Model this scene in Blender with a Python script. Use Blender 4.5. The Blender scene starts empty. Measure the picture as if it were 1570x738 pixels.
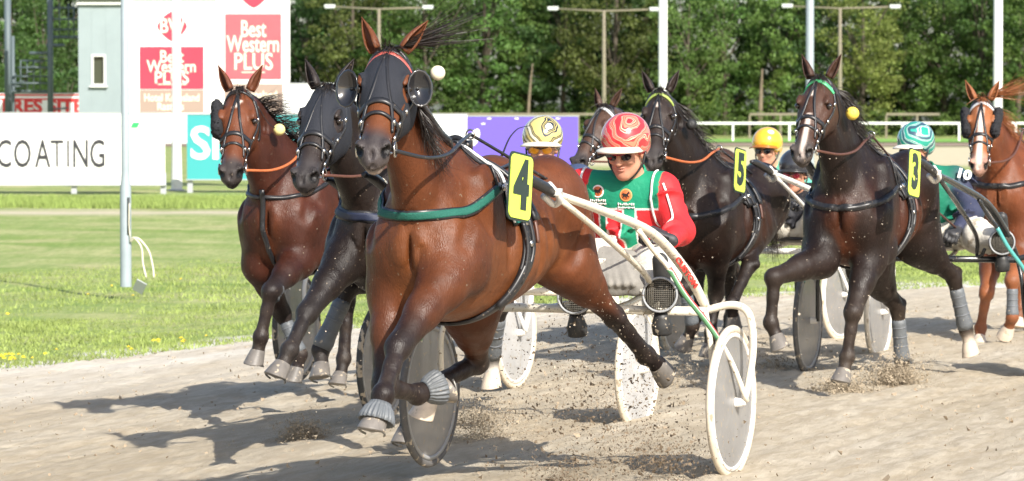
import bpy, math, random
import numpy as np
from mathutils import Vector, Matrix
random.seed(7); RNG = np.random.default_rng(7)
SC = bpy.context.scene; COL = SC.collection
# ---------------------------------------------------------------- camera, sky, sun
F = 5280.0; CH = 1.62; TL = math.atan(184 / F)
cd = bpy.data.cameras.new('camera'); cam = bpy.data.objects.new('camera', cd); COL.objects.link(cam)
cam.location = (0, 0, CH); cam.rotation_euler = (math.pi / 2 - TL, 0, 0)
cd.sensor_width = 36; cd.lens = 36 * F / 1570; cd.clip_end = 3000; cd.clip_start = .1
cd.dof.use_dof = True; cd.dof.focus_distance = 15.2; cd.dof.aperture_fstop = 9
SC.camera = cam
w = bpy.data.worlds.new('World'); SC.world = w; w.use_nodes = True
sk = w.node_tree.nodes.new('ShaderNodeTexSky'); sk.sky_type = 'NISHITA'; sk.sun_disc = False
SUN_EL = math.radians(36); SUN_TO = Vector((.46, -.89, 0)).normalized()
sk.sun_elevation = SUN_EL; sk.sun_rotation = math.atan2(SUN_TO.x, SUN_TO.y)
sk.dust_density = 2.0
bg = w.node_tree.nodes['Background']; bg.inputs[1].default_value = .13
w.node_tree.links.new(sk.outputs[0], bg.inputs[0])
sd = bpy.data.lights.new('sun', 'SUN'); so = bpy.data.objects.new('sun', sd); COL.objects.link(so)
sd.energy = 4.9; sd.angle = math.radians(.6); sd.color = (1, .95, .87)
dirv = Vector((-SUN_TO.x * math.cos(SUN_EL), -SUN_TO.y * math.cos(SUN_EL), -math.sin(SUN_EL)))
so.rotation_euler = dirv.to_track_quat('-Z', 'Y').to_euler(); so.location = (5, -5, 12)
SC.view_settings.view_transform = 'Standard'; SC.view_settings.look = 'None'
SC.view_settings.exposure = 0.64; SC.view_settings.gamma = 1
SC.cycles.transparent_max_bounces = 12; SC.cycles.max_bounces = 6

# ---------------------------------------------------------------- places: where a sight line meets a plane of the world
_fw = np.array([0, math.cos(TL), -math.sin(TL)]); _up = np.array([0, math.sin(TL), math.cos(TL)]); _rt = np.array([1., 0, 0])
_C = np.array([0, 0, CH])
def ray(px, py): return _fw + (px - 785) / F * _rt - (py - 369) / F * _up
def at(px, py, d):
    D = ray(px, py); return _C + D * (d / D[1])
class Frame:
    """heading frame of a horse or sulky: x forward, y to its left, z up"""
    def __init__(s, O, deg):
        s.O = np.array(O, float); t = math.radians(deg)
        s.h = np.array([-math.sin(t), -math.cos(t), 0]); s.L = np.array([math.cos(t), -math.sin(t), 0])
        s.rz = math.atan2(s.h[1], s.h[0])
    def loc(s, P): d = P - s.O; return np.array([d @ s.h, d @ s.L, d[2]])
    def UL(s, px, py, l):
        D = ray(px, py); return s.loc(_C + D * ((l - (_C - s.O) @ s.L) / (D @ s.L)))
    def UF(s, px, py, f):
        D = ray(px, py); return s.loc(_C + D * ((f - (_C - s.O) @ s.h) / (D @ s.h)))
    def bone(s, P, px, py, ln, lp):
        D = ray(px, py); c = s.loc(_C); d = np.array([D @ s.h, D @ s.L, D[2]]); q = c - P
        a = d @ d; b = 2 * q @ d; cc = q @ q - ln * ln; disc = b * b - 4 * a * cc
        if disc <= 0:
            X = c + d * (-b / (2 * a)); return P + (X - P) / np.linalg.norm(X - P) * ln
        r = [c + d * ((-b + sg * math.sqrt(disc)) / (2 * a)) for sg in (1, -1)]
        return min(r, key=lambda X: abs(X[1] - lp))
def V3(*a): return np.array(a, float)
def nrm(v): v = np.asarray(v, float); return v / max(1e-9, np.linalg.norm(v))

# ---------------------------------------------------------------- materials
MATS = {}
def mat(name, col=(.5, .5, .5), rough=.6, metal=0, noise=0, scale=20, bump=0, bscale=60, vcol=False, spec=.5, stretch=None, alpha=None, coat=0, spots=None):
    if name in MATS: return MATS[name]
    m = bpy.data.materials.new(name); m.use_nodes = True; N = m.node_tree.nodes; Lk = m.node_tree.links
    p = N['Principled BSDF']; p.inputs['Roughness'].default_value = rough; p.inputs['Metallic'].default_value = metal
    p.inputs['Specular IOR Level'].default_value = spec; p.inputs['Coat Weight'].default_value = coat
    p.inputs['Base Color'].default_value = (*col, 1)
    tc = N.new('ShaderNodeTexCoord'); mp = N.new('ShaderNodeMapping'); Lk.new(tc.outputs['Object'], mp.inputs[0])
    if stretch: mp.inputs['Scale'].default_value = stretch
    src = None
    if vcol:
        a = N.new('ShaderNodeAttribute'); a.attribute_name = 'Col'; src = a.outputs['Color']
    if noise:
        n = N.new('ShaderNodeTexNoise'); n.inputs['Scale'].default_value = scale; n.inputs['Detail'].default_value = 6
        n.inputs['Roughness'].default_value = .65; Lk.new(mp.outputs[0], n.inputs[0])
        r = N.new('ShaderNodeMapRange'); r.inputs[1].default_value = .25; r.inputs[2].default_value = .75
        r.inputs[3].default_value = 1 - noise; r.inputs[4].default_value = 1 + noise; Lk.new(n.outputs[0], r.inputs[0])
        mx = N.new('ShaderNodeVectorMath'); mx.operation = 'SCALE'
        if src: Lk.new(src, mx.inputs[0])
        else: mx.inputs[0].default_value = col
        Lk.new(r.outputs[0], mx.inputs['Scale']); src = mx.outputs[0]
    if spots:   # dried splashes of track sand: (colour, noise scale, threshold)
        n = N.new('ShaderNodeTexNoise'); n.inputs['Scale'].default_value = spots[1]; n.inputs['Detail'].default_value = 3
        Lk.new(tc.outputs['Object'], n.inputs[0])
        r = N.new('ShaderNodeMapRange'); r.inputs[1].default_value = spots[2]; r.inputs[2].default_value = spots[2] + .05; Lk.new(n.outputs[0], r.inputs[0])
        mx = N.new('ShaderNodeMix'); mx.data_type = 'RGBA'; Lk.new(r.outputs[0], mx.inputs[0])
        if src: Lk.new(src, mx.inputs[6])
        else: mx.inputs[6].default_value = (*col, 1)
        mx.inputs[7].default_value = (*spots[0], 1); src = mx.outputs[2]
    if src: Lk.new(src, p.inputs['Base Color'])
    if bump:
        n = N.new('ShaderNodeTexNoise'); n.inputs['Scale'].default_value = bscale; n.inputs['Detail'].default_value = 5; Lk.new(mp.outputs[0], n.inputs[0])
        b = N.new('ShaderNodeBump'); b.inputs['Strength'].default_value = min(1, bump); b.inputs['Distance'].default_value = .01 * max(1, bump)
        Lk.new(n.outputs[0], b.inputs['Height']); Lk.new(b.outputs[0], p.inputs['Normal'])
    if alpha is not None: p.inputs['Alpha'].default_value = alpha
    MATS[name] = m; return m
SAND = (.42, .35, .26)
M_LEATHER = mat('black_leather', (.018, .018, .02), .38, noise=.3, scale=60, spots=((.16, .13, .1), 55, .66))
M_BROWNL = mat('brown_leather', (.10, .04, .025), .4, noise=.2)
M_ORANGEL = mat('orange_leather', (.50, .13, .04), .42, noise=.15)
M_METAL = mat('buckle_steel', (.62, .6, .57), .25, 1)
M_GREYBOOT = mat('grey_rubber', (.115, .125, .135), .5, noise=.15, scale=30, bump=.3, spots=(SAND, 22, .68))
M_HOOFG = mat('hoof_horn', (.15, .135, .12), .5, noise=.35, scale=18, stretch=(1, 1, .3), spots=(SAND, 30, .6))
M_HOOFW = mat('pale_hoof_horn', (.55, .46, .36), .5, noise=.25, scale=18, spots=(SAND, 30, .62))
M_EYE = mat('dark_eye', (.012, .008, .006), .06, coat=1)
M_CREAM = mat('cream_sulky_paint', (.72, .66, .54), .35, noise=.1, scale=8, coat=.3, spots=((.34, .28, .2), 48, .62))
M_BLACKP = mat('black_sulky_paint', (.02, .022, .024), .25, coat=.5, spots=(SAND, 40, .7))
M_TYREB = mat('tyre_rubber', (.05, .05, .05), .7, noise=.3, spots=(SAND, 26, .55))
M_TYREG = mat('dusty_tyre_rubber', (.11, .105, .1), .75, noise=.3, spots=(SAND, 20, .6))
M_TYREW = mat('cream_tyre_rubber', (.6, .53, .42), .6, noise=.15, spots=((.34, .28, .2), 20, .6))
M_RIM = mat('pale_rim', (.72, .70, .66), .35, noise=.08, spots=(SAND, 30, .62))
M_RIMG = mat('grey_rim', (.3, .3, .3), .35, noise=.1, spots=(SAND, 30, .62))
def disc_mat(name, col, a, sc=34):
    return mat(name, col, .30, noise=.22, scale=5, alpha=a, spots=((.36, .31, .24), sc, .61), bump=.2, bscale=14)
M_DISC = disc_mat('smoky_wheel_disc', (.27, .265, .26), .76)
M_DISCW = disc_mat('pale_wheel_disc', (.46, .46, .46), .88, 52)
M_WHITE = mat('white_paint', (.8, .8, .78), .45, noise=.04)

# ---------------------------------------------------------------- mesh helpers
def link(o, parent=None):
    COL.objects.link(o)
    if parent is not None: o.parent = parent
    return o
def mesh_data(name, V, Fc, m=None, smooth=True, col=None):
    me = bpy.data.meshes.new(name); V = np.asarray(V, float)
    me.from_pydata(V.tolist(), [], Fc if isinstance(Fc, list) else Fc.tolist())
    if m: me.materials.append(m)
    if smooth: me.shade_smooth()
    if col is not None:
        a = me.color_attributes.new('Col', 'FLOAT_COLOR', 'POINT')
        c = np.ones((len(V), 4), np.float32); c[:, :3] = col; a.data.foreach_set('color', c.ravel())
    me.update(); return me
def obj(name, V, Fc, m=None, parent=None, smooth=True, col=None):
    return link(bpy.data.objects.new(name, mesh_data(name, V, Fc, m, smooth, col)), parent)
def thing(name, label, cat, loc=(0, 0, 0), rz=0, group=None):
    o = bpy.data.objects.new(name, None); o.location = loc; o.rotation_euler = (0, 0, rz); link(o)
    o.empty_display_size = .1; return tag(o, label, cat, group)
def tag(o, label, cat, group=None):
    o['label'] = label; o['category'] = cat
    if group: o['group'] = group
    return o
def kind(o, k): o['kind'] = k; return o
class MB:
    def __init__(s): s.V = []; s.F = []
    def add(s, V, Fc):
        n = len(s.V); s.V += [tuple(v) for v in V]; s.F += [tuple(i + n for i in f) for f in Fc]; return s
    def box(s, c, d, R=None):
        c = np.asarray(c, float); d = np.asarray(d, float) / 2; R = np.eye(3) if R is None else R
        vs = [c + R @ (d * V3(x, y, z)) for x in (-1, 1) for y in (-1, 1) for z in (-1, 1)]
        return s.add(vs, [(0, 1, 3, 2), (4, 6, 7, 5), (0, 4, 5, 1), (2, 3, 7, 6), (0, 2, 6, 4), (1, 5, 7, 3)])
    def tube(s, pts, r, seg=8, smooth=0, flat=None):
        P = catmull(pts, smooth) if smooth else np.asarray(pts, float)
        n = len(P); rr = np.interp(np.linspace(0, 1, n), np.linspace(0, 1, len(r)), r) if hasattr(r, '__len__') else np.full(n, r)
        T = np.gradient(P, axis=0); T /= np.linalg.norm(T, axis=1)[:, None] + 1e-12
        u = nrm(np.cross(T[0], (0, 0, 1) if abs(T[0][2]) < .9 else (1, 0, 0))); V = []
        for i in range(n):
            u = nrm(u - T[i] * (u @ T[i])); v = np.cross(T[i], u)
            for k in range(seg):
                a = 2 * math.pi * k / seg; V.append(P[i] + rr[i] * (math.cos(a) * u + math.sin(a) * v * (flat or 1)))
        Fc = [(i * seg + k, i * seg + (k + 1) % seg, (i + 1) * seg + (k + 1) % seg, (i + 1) * seg + k) for i in range(n - 1) for k in range(seg)]
        Fc += [tuple(range(seg))[::-1], tuple((n - 1) * seg + k for k in range(seg))]
        return s.add(V, Fc)
    def lathe(s, prof, o=(0, 0, 0), R=None, seg=24, closed=False):
        R = np.eye(3) if R is None else R; V = []
        for (r, z) in prof:
            for k in range(seg):
                a = 2 * math.pi * k / seg; V.append(np.asarray(o) + R @ V3(r * math.cos(a), r * math.sin(a), z))
        n = len(prof); rng = range(n if closed else n - 1)
        Fc = [(i * seg + k, i * seg + (k + 1) % seg, ((i + 1) % n) * seg + (k + 1) % seg, ((i + 1) % n) * seg + k) for i in rng for k in range(seg)]
        return s.add(V, Fc)
    def obj(s, name, m, parent=None, smooth=True): return obj(name, s.V, s.F, m, parent, smooth)
def catmull(pts, k):
    P = np.asarray(pts, float); P = np.vstack([2 * P[0] - P[1], P, 2 * P[-1] - P[-2]]); out = []
    for i in range(1, len(P) - 2):
        for t in np.linspace(0, 1, k, endpoint=False):
            a, b, c, d = P[i - 1:i + 3]
            out.append(.5 * (2 * b + (c - a) * t + (2 * a - 5 * b + 4 * c - d) * t * t + (3 * b - a - 3 * c + d) * t ** 3))
    out.append(P[-2]); return np.array(out)
def basis(x, up=(0, 0, 1)):
    """columns: x along the axis, y to the left, z up"""
    x = nrm(x); y = nrm(np.cross(up, x)); return np.stack([x, y, np.cross(x, y)], 1)
def Raxis(z):
    z = nrm(z); a = nrm(np.cross(z, (0, 0, 1) if abs(z[2]) < .9 else (1, 0, 0))); return np.stack([a, np.cross(z, a), z], 1)
def flare(c, r):
    """a clump of loose grains: tetrahedra"""
    V = []; Fc = []
    for i, (p, s) in enumerate(zip(c, r)):
        q = RNG.normal(size=(4, 3)); q /= np.linalg.norm(q, axis=1)[:, None]; V.append(p + q * s); n = 4 * i
        Fc += [(n, n + 1, n + 2), (n, n + 3, n + 1), (n, n + 2, n + 3), (n + 1, n + 3, n + 2)]
    return np.vstack(V), Fc
def text(s, size, m, parent, loc, R, name='lettering', bold=0, ext=.004, align='CENTER', sx=1):
    cu = bpy.data.curves.new('t', 'FONT'); cu.body = s; cu.size = size; cu.align_x = align; cu.align_y = 'CENTER'
    cu.offset = bold; cu.extrude = ext; cu.resolution_u = 3
    o = bpy.data.objects.new('t', cu); COL.objects.link(o)
    me = bpy.data.meshes.new_from_object(o.evaluated_get(bpy.context.evaluated_depsgraph_get()))
    bpy.data.objects.remove(o); me.materials.clear(); me.materials.append(m); me.name = name
    M = Matrix([list(R[0]) + [loc[0]], list(R[1]) + [loc[1]], list(R[2]) + [loc[2]], [0, 0, 0, 1]]) @ Matrix.Diagonal((sx, 1, 1, 1))
    me.transform(M); o = link(bpy.data.objects.new(name, me), parent); return o

# ---------------------------------------------------------------- organic bodies: smooth blends of shapes, meshed by surface nets
def smin(a, b, k):
    h = np.clip(.5 + .5 * (a - b) / k, 0, 1); return a + (b - a) * h - k * h * (1 - h)
class Prim: pass
class Body:
    def __init__(s): s.pr = []; s.cuts = []
    def cone(s, a, b, r1, r2, col=(.1, .1, .1), k=.04, col2=None, sq=None):
        p = Prim(); a = np.asarray(a, float); b = np.asarray(b, float); p.k = k; R = max(r1, r2) * (1.5 if sq else 1)
        p.lo = np.minimum(a, b) - R; p.hi = np.maximum(a, b) + R; ba = b - a; L2 = ba @ ba + 1e-12
        if sq: ax = nrm(np.asarray(sq[0], float)); sc = sq[1]
        def dist(P):
            q = P - a; t = np.clip(q @ ba / L2, 0, 1); v = q - t[:, None] * ba
            if sq: v = v + np.outer(v @ ax, ax) * (1 / sc - 1)
            return np.sqrt((v * v).sum(1)) - (r1 + (r2 - r1) * t)
        def color(P):
            if col2 is None: return np.asarray(col)
            t = np.clip((P - a) @ ba / L2, 0, 1)[:, None]; t = t * t * (3 - 2 * t); return np.asarray(col) * (1 - t) + np.asarray(col2) * t
        p.dist = dist; p.color = color; s.pr.append(p); return s
    def ell(s, c, r, col=(.1, .1, .1), R=None, k=.04, cut=False):
        p = Prim(); c = np.asarray(c, float); r = np.asarray(r, float); p.k = k; m = r.max(); p.lo = c - m; p.hi = c + m
        def dist(P):
            q = P - c
            if R is not None: q = q @ R
            k0 = np.sqrt(((q / r) ** 2).sum(1)); k1 = np.sqrt(((q / (r * r)) ** 2).sum(1)) + 1e-9
            return k0 * (k0 - 1) / k1
        p.dist = dist; p.color = lambda P: np.asarray(col); (s.cuts if cut else s.pr).append(p); return s
    def loft(s, o, R, st, col=(.1, .1, .1), k=.05, colf=None):
        """st rows: t, cz, ry, rz, egg, cy"""
        p = Prim(); o = np.asarray(o, float); p.k = k; st = np.array([list(r) + [0] * (6 - len(r)) for r in st], float)
        tt = np.linspace(st[0, 0], st[-1, 0], 96)
        def sm(y):
            x = st[:, 0]; m = np.gradient(y, x); i = np.clip(np.searchsorted(x, tt) - 1, 0, len(x) - 2); h = x[i + 1] - x[i]; u = (tt - x[i]) / h
            return (2 * u ** 3 - 3 * u ** 2 + 1) * y[i] + (u ** 3 - 2 * u ** 2 + u) * h * m[i] + (-2 * u ** 3 + 3 * u ** 2) * y[i + 1] + (u ** 3 - u ** 2) * h * m[i + 1]
        T = [sm(st[:, j]) for j in range(1, 6)]; T[1] = np.maximum(T[1], .008); T[2] = np.maximum(T[2], .008)
        cs = []
        for t, cz, ry, rz, cy in zip(tt, T[0], T[1], T[2], T[4]):
            for a in (-1.2, 1.2):
                for b in (-1, 1): cs.append(o + R @ V3(t, cy + a * ry, cz + b * rz))
        cs = np.array(cs); p.lo = cs.min(0) - .02; p.hi = cs.max(0) + .02
        def dist(P):
            q = (P - o) @ R; t = np.clip(q[:, 0], tt[0], tt[-1]); cz, ry, rz, eg, cy = [np.interp(t, tt, v) for v in T]
            z = (q[:, 2] - cz) / rz; ry = ry * (1 + eg * np.clip(z, -1, 1)); y = (q[:, 1] - cy) / ry
            k0 = np.sqrt(y * y + z * z); k1 = np.sqrt((y / ry) ** 2 + (z / rz) ** 2) + 1e-9
            d = np.where(k0 > .05, k0 * (k0 - 1) / k1, -np.minimum(ry, rz)); e = np.abs(q[:, 0] - t)
            return np.where(e > 0, np.sqrt(np.maximum(d, 0) ** 2 + e * e) + np.minimum(d, 0) * (e < .01), d)
        p.dist = dist; p.color = (lambda P: colf((P - o) @ R)) if colf else (lambda P: np.asarray(col)); s.pr.append(p); return s
    def eval(s, P, pad=.16):
        P = np.atleast_2d(P); v = np.full(len(P), .3); a, b = P.min(0), P.max(0)
        for ps, sg in ((s.pr, 1), (s.cuts, -1)):
            for p in ps:
                lo = p.lo - pad; hi = p.hi + pad
                if (a > hi).any() or (b < lo).any(): continue
                m = ((P > lo) & (P < hi)).all(1)
                if m.any(): v[m] = sg * smin(sg * v[m], p.dist(P[m]), p.k)
        return v
    def grad(s, P, e=.004, pad=.16):
        P = np.atleast_2d(P); n = len(P); T = V3(1, 1, 1), V3(1, -1, -1), V3(-1, 1, -1), V3(-1, -1, 1)
        d = s.eval(np.vstack([P + e * t for t in T]), pad); g = sum(d[i * n:(i + 1) * n, None] * T[i] for i in range(4))
        return g / (np.linalg.norm(g, axis=1)[:, None] + 1e-9)
    def snap(s, P, off=0, it=5):
        P = np.array(P, float)
        for _ in range(it):
            d = s.eval(P); d = np.clip(d - off, -.06, .06); P = P - d[:, None] * s.grad(P) * .9
        return P
    def mesh(s, h, lo=None, hi=None):
        A = np.min([p.lo for p in s.pr], 0) - 3 * h; B = np.max([p.hi for p in s.pr], 0) + 3 * h
        if lo is not None: A = np.maximum(A, lo)
        if hi is not None: B = np.minimum(B, hi)
        n = np.ceil((B - A) / h).astype(int) + 1; ax = [A[i] + h * np.arange(n[i]) for i in range(3)]
        val = np.full(n, .12, np.float32)
        def blk(p, cut):
            pad = p.k + 2.5 * h; i0 = np.clip(((p.lo - pad - A) / h).astype(int), 0, n - 1); i1 = np.clip(((p.hi + pad - A) / h).astype(int) + 2, 1, n)
            if (i1 <= i0).any(): return
            sl = tuple(slice(i0[i], i1[i]) for i in range(3))
            X, Y, Z = np.meshgrid(*[ax[i][sl[i]] for i in range(3)], indexing='ij'); P = np.stack([X.ravel(), Y.ravel(), Z.ravel()], 1)
            d = p.dist(P).reshape(X.shape)
            val[sl] = -smin(-val[sl], d, p.k) if cut else smin(val[sl], d, p.k)
        for p in s.pr: blk(p, False)
        for p in s.cuts: blk(p, True)
        V, Q = nets(val, A, h)
        d = s.eval(V, .09); V = V - np.clip(d, -h, h)[:, None] * s.grad(V, .004, .09) * .8   # settle on the true surface
        # colour
        W = np.zeros(len(V)); Cc = np.zeros((len(V), 3))
        for p in s.pr:
            d = p.dist(V); wt = np.exp(-np.clip(d, -.06, .5) / .012); W += wt; Cc += wt[:, None] * p.color(V)
        return V, Q, Cc / W[:, None]
def nets(v, A, h):
    ins = v < 0; c = np.zeros(tuple(k - 1 for k in v.shape), np.int8)
    for i in (0, 1):
        for j in (0, 1):
            for k in (0, 1): c += ins[i:v.shape[0] - 1 + i, j:v.shape[1] - 1 + j, k:v.shape[2] - 1 + k]
    idx = np.argwhere((c > 0) & (c < 8)); ID = np.full(c.shape, -1, np.int64); ID[tuple(idx.T)] = np.arange(len(idx))
    S = np.zeros((len(idx), 3)); cnt = np.zeros(len(idx))
    for d in range(3):
        e = np.eye(3, dtype=int)[d]; o1, o2 = [np.eye(3, dtype=int)[x] for x in range(3) if x != d]
        for a in (0, 1):
            for b in (0, 1):
                p = idx + a * o1 + b * o2; q = p + e; va = v[tuple(p.T)].astype(float); vb = v[tuple(q.T)].astype(float); m = (va < 0) != (vb < 0)
                t = np.where(m, va / np.where(m, va - vb, 1), 0); S += m[:, None] * (p + t[:, None] * e); cnt += m
    V = A + h * S / cnt[:, None]; Q = []
    for d in range(3):
        e = np.eye(3, dtype=int)[d]; o1, o2 = [np.eye(3, dtype=int)[(d + x) % 3] for x in (1, 2)]
        sa = ins[tuple(slice(0, v.shape[x] - e[x]) for x in range(3))]; sb = ins[tuple(slice(e[x], None) for x in range(3))]
        P = np.argwhere(sa != sb); ok = (P[:, [x for x in range(3) if x != d]] > 0).all(1)
        for x in range(3):
            if x != d: ok &= P[:, x] < v.shape[x] - 1
        P = P[ok]; q = np.stack([ID[tuple((P - o1 - o2).T)], ID[tuple((P - o2).T)], ID[tuple(P.T)], ID[tuple((P - o1).T)]], 1)
        fl = ~sa[tuple(P.T)]; q[fl] = q[fl][:, ::-1]; Q.append(q[(q >= 0).all(1)])
    return V, np.vstack(Q)
def strap(body, pts, wd, th, m, parent, name='strap', off=.002, sub=8, side=None, closed=False):
    """a flat band laid over a body's surface"""
    P = catmull(pts, sub)
    P = body.snap(P, off, 5)
    for _ in range(10):      # taut leather bridges the hollows
        P[1:-1] = .25 * P[:-2] + .5 * P[1:-1] + .25 * P[2:]
    e_ = body.eval(P); m_ = e_ < off; P[m_] += ((off - e_[m_])[:, None]) * body.grad(P[m_]) if m_.any() else 0
    Nn = body.grad(P); T = np.gradient(P, axis=0); T /= np.linalg.norm(T, axis=1)[:, None] + 1e-9
    S = np.cross(T, Nn); S /= np.linalg.norm(S, axis=1)[:, None] + 1e-9; js = [-1, -.5, 0, .5, 1] if wd > .03 else [-1, 0, 1]
    rows = []
    for j in js:
        q = P + S * (j * wd / 2); q = body.snap(q, off, 2) if wd > .1 else q; rows.append((q, q + Nn * th * (1 if abs(j) < 1 else .7)))
    ring = [r[1] for r in rows] + [r[0] - Nn * .004 for r in rows[::-1]]; n = len(P); k = len(ring)
    V = np.stack(ring, 1).reshape(-1, 3)
    Fc = [(i * k + a, (i + 1) * k + a, (i + 1) * k + (a + 1) % k, i * k + (a + 1) % k) for i in range(n - 1) for a in range(k)]
    Fc += [tuple(range(k)), tuple((n - 1) * k + a for a in range(k))[::-1]]
    return obj(name, V, Fc, m, parent)

# ---------------------------------------------------------------- ground: infield sheet, race track, far track
def gz(x, y):
    t = np.clip((60 - y) / 28, 0, 1); return -.05 * np.clip(1 - x, 0, 4) * t * t * (3 - 2 * t)
EDGE = [(-60, 8), (-14, 14.5), (-8, 19.6), (-5.6, 22.4), (-3.77, 24.9), (-2.9, 26.3), (-2.0, 27.5), (-1.2, 28.4), (.4, 30.0), (2.15, 31.3), (5.0, 33.6), (9, 36.5), (16, 41), (30, 48), (60, 58)]
EX, EY = zip(*EDGE); edge = lambda x: np.interp(x, EX, EY)
def vnoise(x, y, s, seed=0):     # cheap smooth value noise
    x = np.asarray(x) / s; y = np.asarray(y) / s; xi = np.floor(x).astype(int); yi = np.floor(y).astype(int); fx = x - xi; fy = y - yi; fx = fx * fx * (3 - 2 * fx); fy = fy * fy * (3 - 2 * fy)
    h = lambda a, b: np.modf(np.abs(np.sin(a * 127.1 + b * 311.7 + seed * 74.7) * 43758.5453))[0]
    return (h(xi, yi) * (1 - fx) + h(xi + 1, yi) * fx) * (1 - fy) + (h(xi, yi + 1) * (1 - fx) + h(xi + 1, yi + 1) * fx) * fy
def grid(X, Y, Z):
    n, m = X.shape; i = np.arange(n * m).reshape(n, m); return np.stack([X, Y, Z], 2).reshape(-1, 3), np.stack([i[:-1, :-1], i[:-1, 1:], i[1:, 1:], i[1:, :-1]], 2).reshape(-1, 4)
def ramp_mat(name, build, rough=.95):
    m = bpy.data.materials.new(name); m.use_nodes = True; N = m.node_tree.nodes; L = m.node_tree.links; p = N['Principled BSDF']; p.inputs['Roughness'].default_value = rough; p.inputs['Specular IOR Level'].default_value = .25
    tc = N.new('ShaderNodeTexCoord')
    def noise(scale, detail=6, st=(1, 1, 1), rot=0, rough=.6, dist=0):
        m0 = N.new('ShaderNodeMapping'); m0.inputs['Rotation'].default_value = (0, 0, rot); L.new(tc.outputs['Object'], m0.inputs[0]); mp = N.new('ShaderNodeMapping'); mp.inputs['Scale'].default_value = st; L.new(m0.outputs[0], mp.inputs[0])
        n = N.new('ShaderNodeTexNoise'); n.inputs['Scale'].default_value = scale; n.inputs['Detail'].default_value = detail; n.inputs['Roughness'].default_value = rough; n.inputs['Distortion'].default_value = dist; L.new(mp.outputs[0], n.inputs[0]); return n.outputs[0]
    def ramp(v, stops):
        r = N.new('ShaderNodeValToRGB'); e = r.color_ramp.elements; e[0].position = stops[0][0]; e[0].color = (*stops[0][1], 1); e[1].position = stops[-1][0]; e[1].color = (*stops[-1][1], 1)
        for ps, c in stops[1:-1]: a = e.new(ps); a.color = (*c, 1)
        L.new(v, r.inputs[0]); return r.outputs[0]
    def mix(f, a, b, mode='MIX'):
        x = N.new('ShaderNodeMix'); x.data_type = 'RGBA'; x.blend_type = mode
        for s_, v in ((0, f), (6, a), (7, b)):
            if isinstance(v, (float, int)): x.inputs[s_].default_value = v
            elif isinstance(v, tuple): x.inputs[s_].default_value = (*v, 1)
            else: L.new(v, x.inputs[s_])
        return x.outputs[2]
    def attr(n): a = N.new('ShaderNodeAttribute'); a.attribute_name = n; return a.outputs['Fac']
    def bump(v, s, d=.02):
        b = N.new('ShaderNodeBump'); b.inputs['Strength'].default_value = s; b.inputs['Distance'].default_value = d; L.new(v, b.inputs['Height']); L.new(b.outputs[0], p.inputs['Normal'])
    c, bp = build(noise, ramp, mix, attr); L.new(c, p.inputs['Base Color'])
    if bp: bump(*bp)
    return m
ROT = math.radians(-(90 - 21)); ST = (.10, 1, 1)     # streaks run along the direction of travel
def track_m(noise, ramp, mix, attr):
    big = noise(.9, 5, (.12, 1, 1), math.radians(-69)); fine = noise(14, 8, (.22, 1, 1), math.radians(-69), .7); gr = noise(90, 4, rough=.8); blot = noise(5.5, 6, (.4, 1, 1), math.radians(-69), .65)
    a = ramp(big, [(.3, (.47, .395, .285)), (.5, (.59, .51, .385)), (.7, (.70, .63, .51))])
    b = mix(ramp(fine, [(.42, (0, 0, 0)), (.60, (1, 1, 1))]), mix(.5, a, (.36, .285, .185)), a)
    b = mix(ramp(blot, [(.54, (0, 0, 0)), (.70, (.55, .55, .55))]), b, (.45, .355, .24))
    lime = mix(ramp(noise(3, 6, (.2, 1, 1), math.radians(-60), .7), [(.35, (.2, .2, .2)), (.65, (1, 1, 1))]), b, (.80, .76, .68))
    c = mix(attr('lime'), b, lime); c = mix(ramp(gr, [(.3, (.8, .8, .8)), (.7, (1, 1, 1))]), mix(.3, c, (.22, .17, .12)), c)
    return c, (mix(.5, fine, gr), .85, .04)
def grass_m(noise, ramp, mix, attr):
    mow = noise(.55, 7, (.45, 1, 1), .1, .7, .5); f = noise(16, 8, (1, .14, 1), rough=.8); pt = noise(2.6, 7, (1, .16, 1), rough=.75)
    a = ramp(f, [(.3, (.11, .18, .035)), (.55, (.21, .29, .07)), (.75, (.36, .40, .14))]); s = ramp(f, [(.3, (.34, .34, .14)), (.7, (.52, .48, .27))])
    c = mix(ramp(mow, [(.38, (0, 0, 0)), (.66, (.8, .8, .8))]), a, s); c = mix(ramp(pt, [(.42, (0, 0, 0)), (.65, (.6, .6, .6))]), c, (.14, .23, .045)); c = mix(ramp(noise(1.3, 8, (.6, .5, 1), .15, .75), [(.52, (0, 0, 0)), (.68, (.55, .55, .55))]), c, (.46, .38, .22))
    c = mix(attr('dirt'), c, mix(f, (.40, .33, .24), (.62, .55, .42))); c = mix(attr('pale'), c, mix(f, (.44, .38, .24), (.58, .52, .36)))
    c = mix(attr('gravel'), c, mix(ramp(f, [(.35, (0, 0, 0)), (.62, (1, 1, 1))]), (.40, .37, .31), (.68, .66, .60)))
    return c, (f, .6, .03)
def set_attr(me, n, v): a = me.attributes.new(n, 'FLOAT', 'POINT'); a.data.foreach_set('value', np.asarray(v, np.float32).ravel())
ys = np.concatenate([np.linspace(-30, 20, 12), np.linspace(20.5, 45, 130), np.linspace(45.5, 110, 120), np.geomspace(111, 1500, 70)])
xs = np.concatenate([-np.geomspace(700, 12.2, 26), np.linspace(-12, 16, 150), np.geomspace(16.3, 700, 26)])
X, Y = np.meshgrid(xs, ys, indexing='ij'); Z = gz(X, Y) - .035 * np.clip((edge(X) + .6 - Y) / .8, 0, 1) - .004
Z = Z + np.where((Y > edge(X) + .8) & (Y < 100), .03 * (vnoise(X, Y, .8) - .5) + .05 * (vnoise(X, Y, 3) - .5), 0) + .35 * np.clip((Y - 280) / 30, 0, 1)
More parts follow.
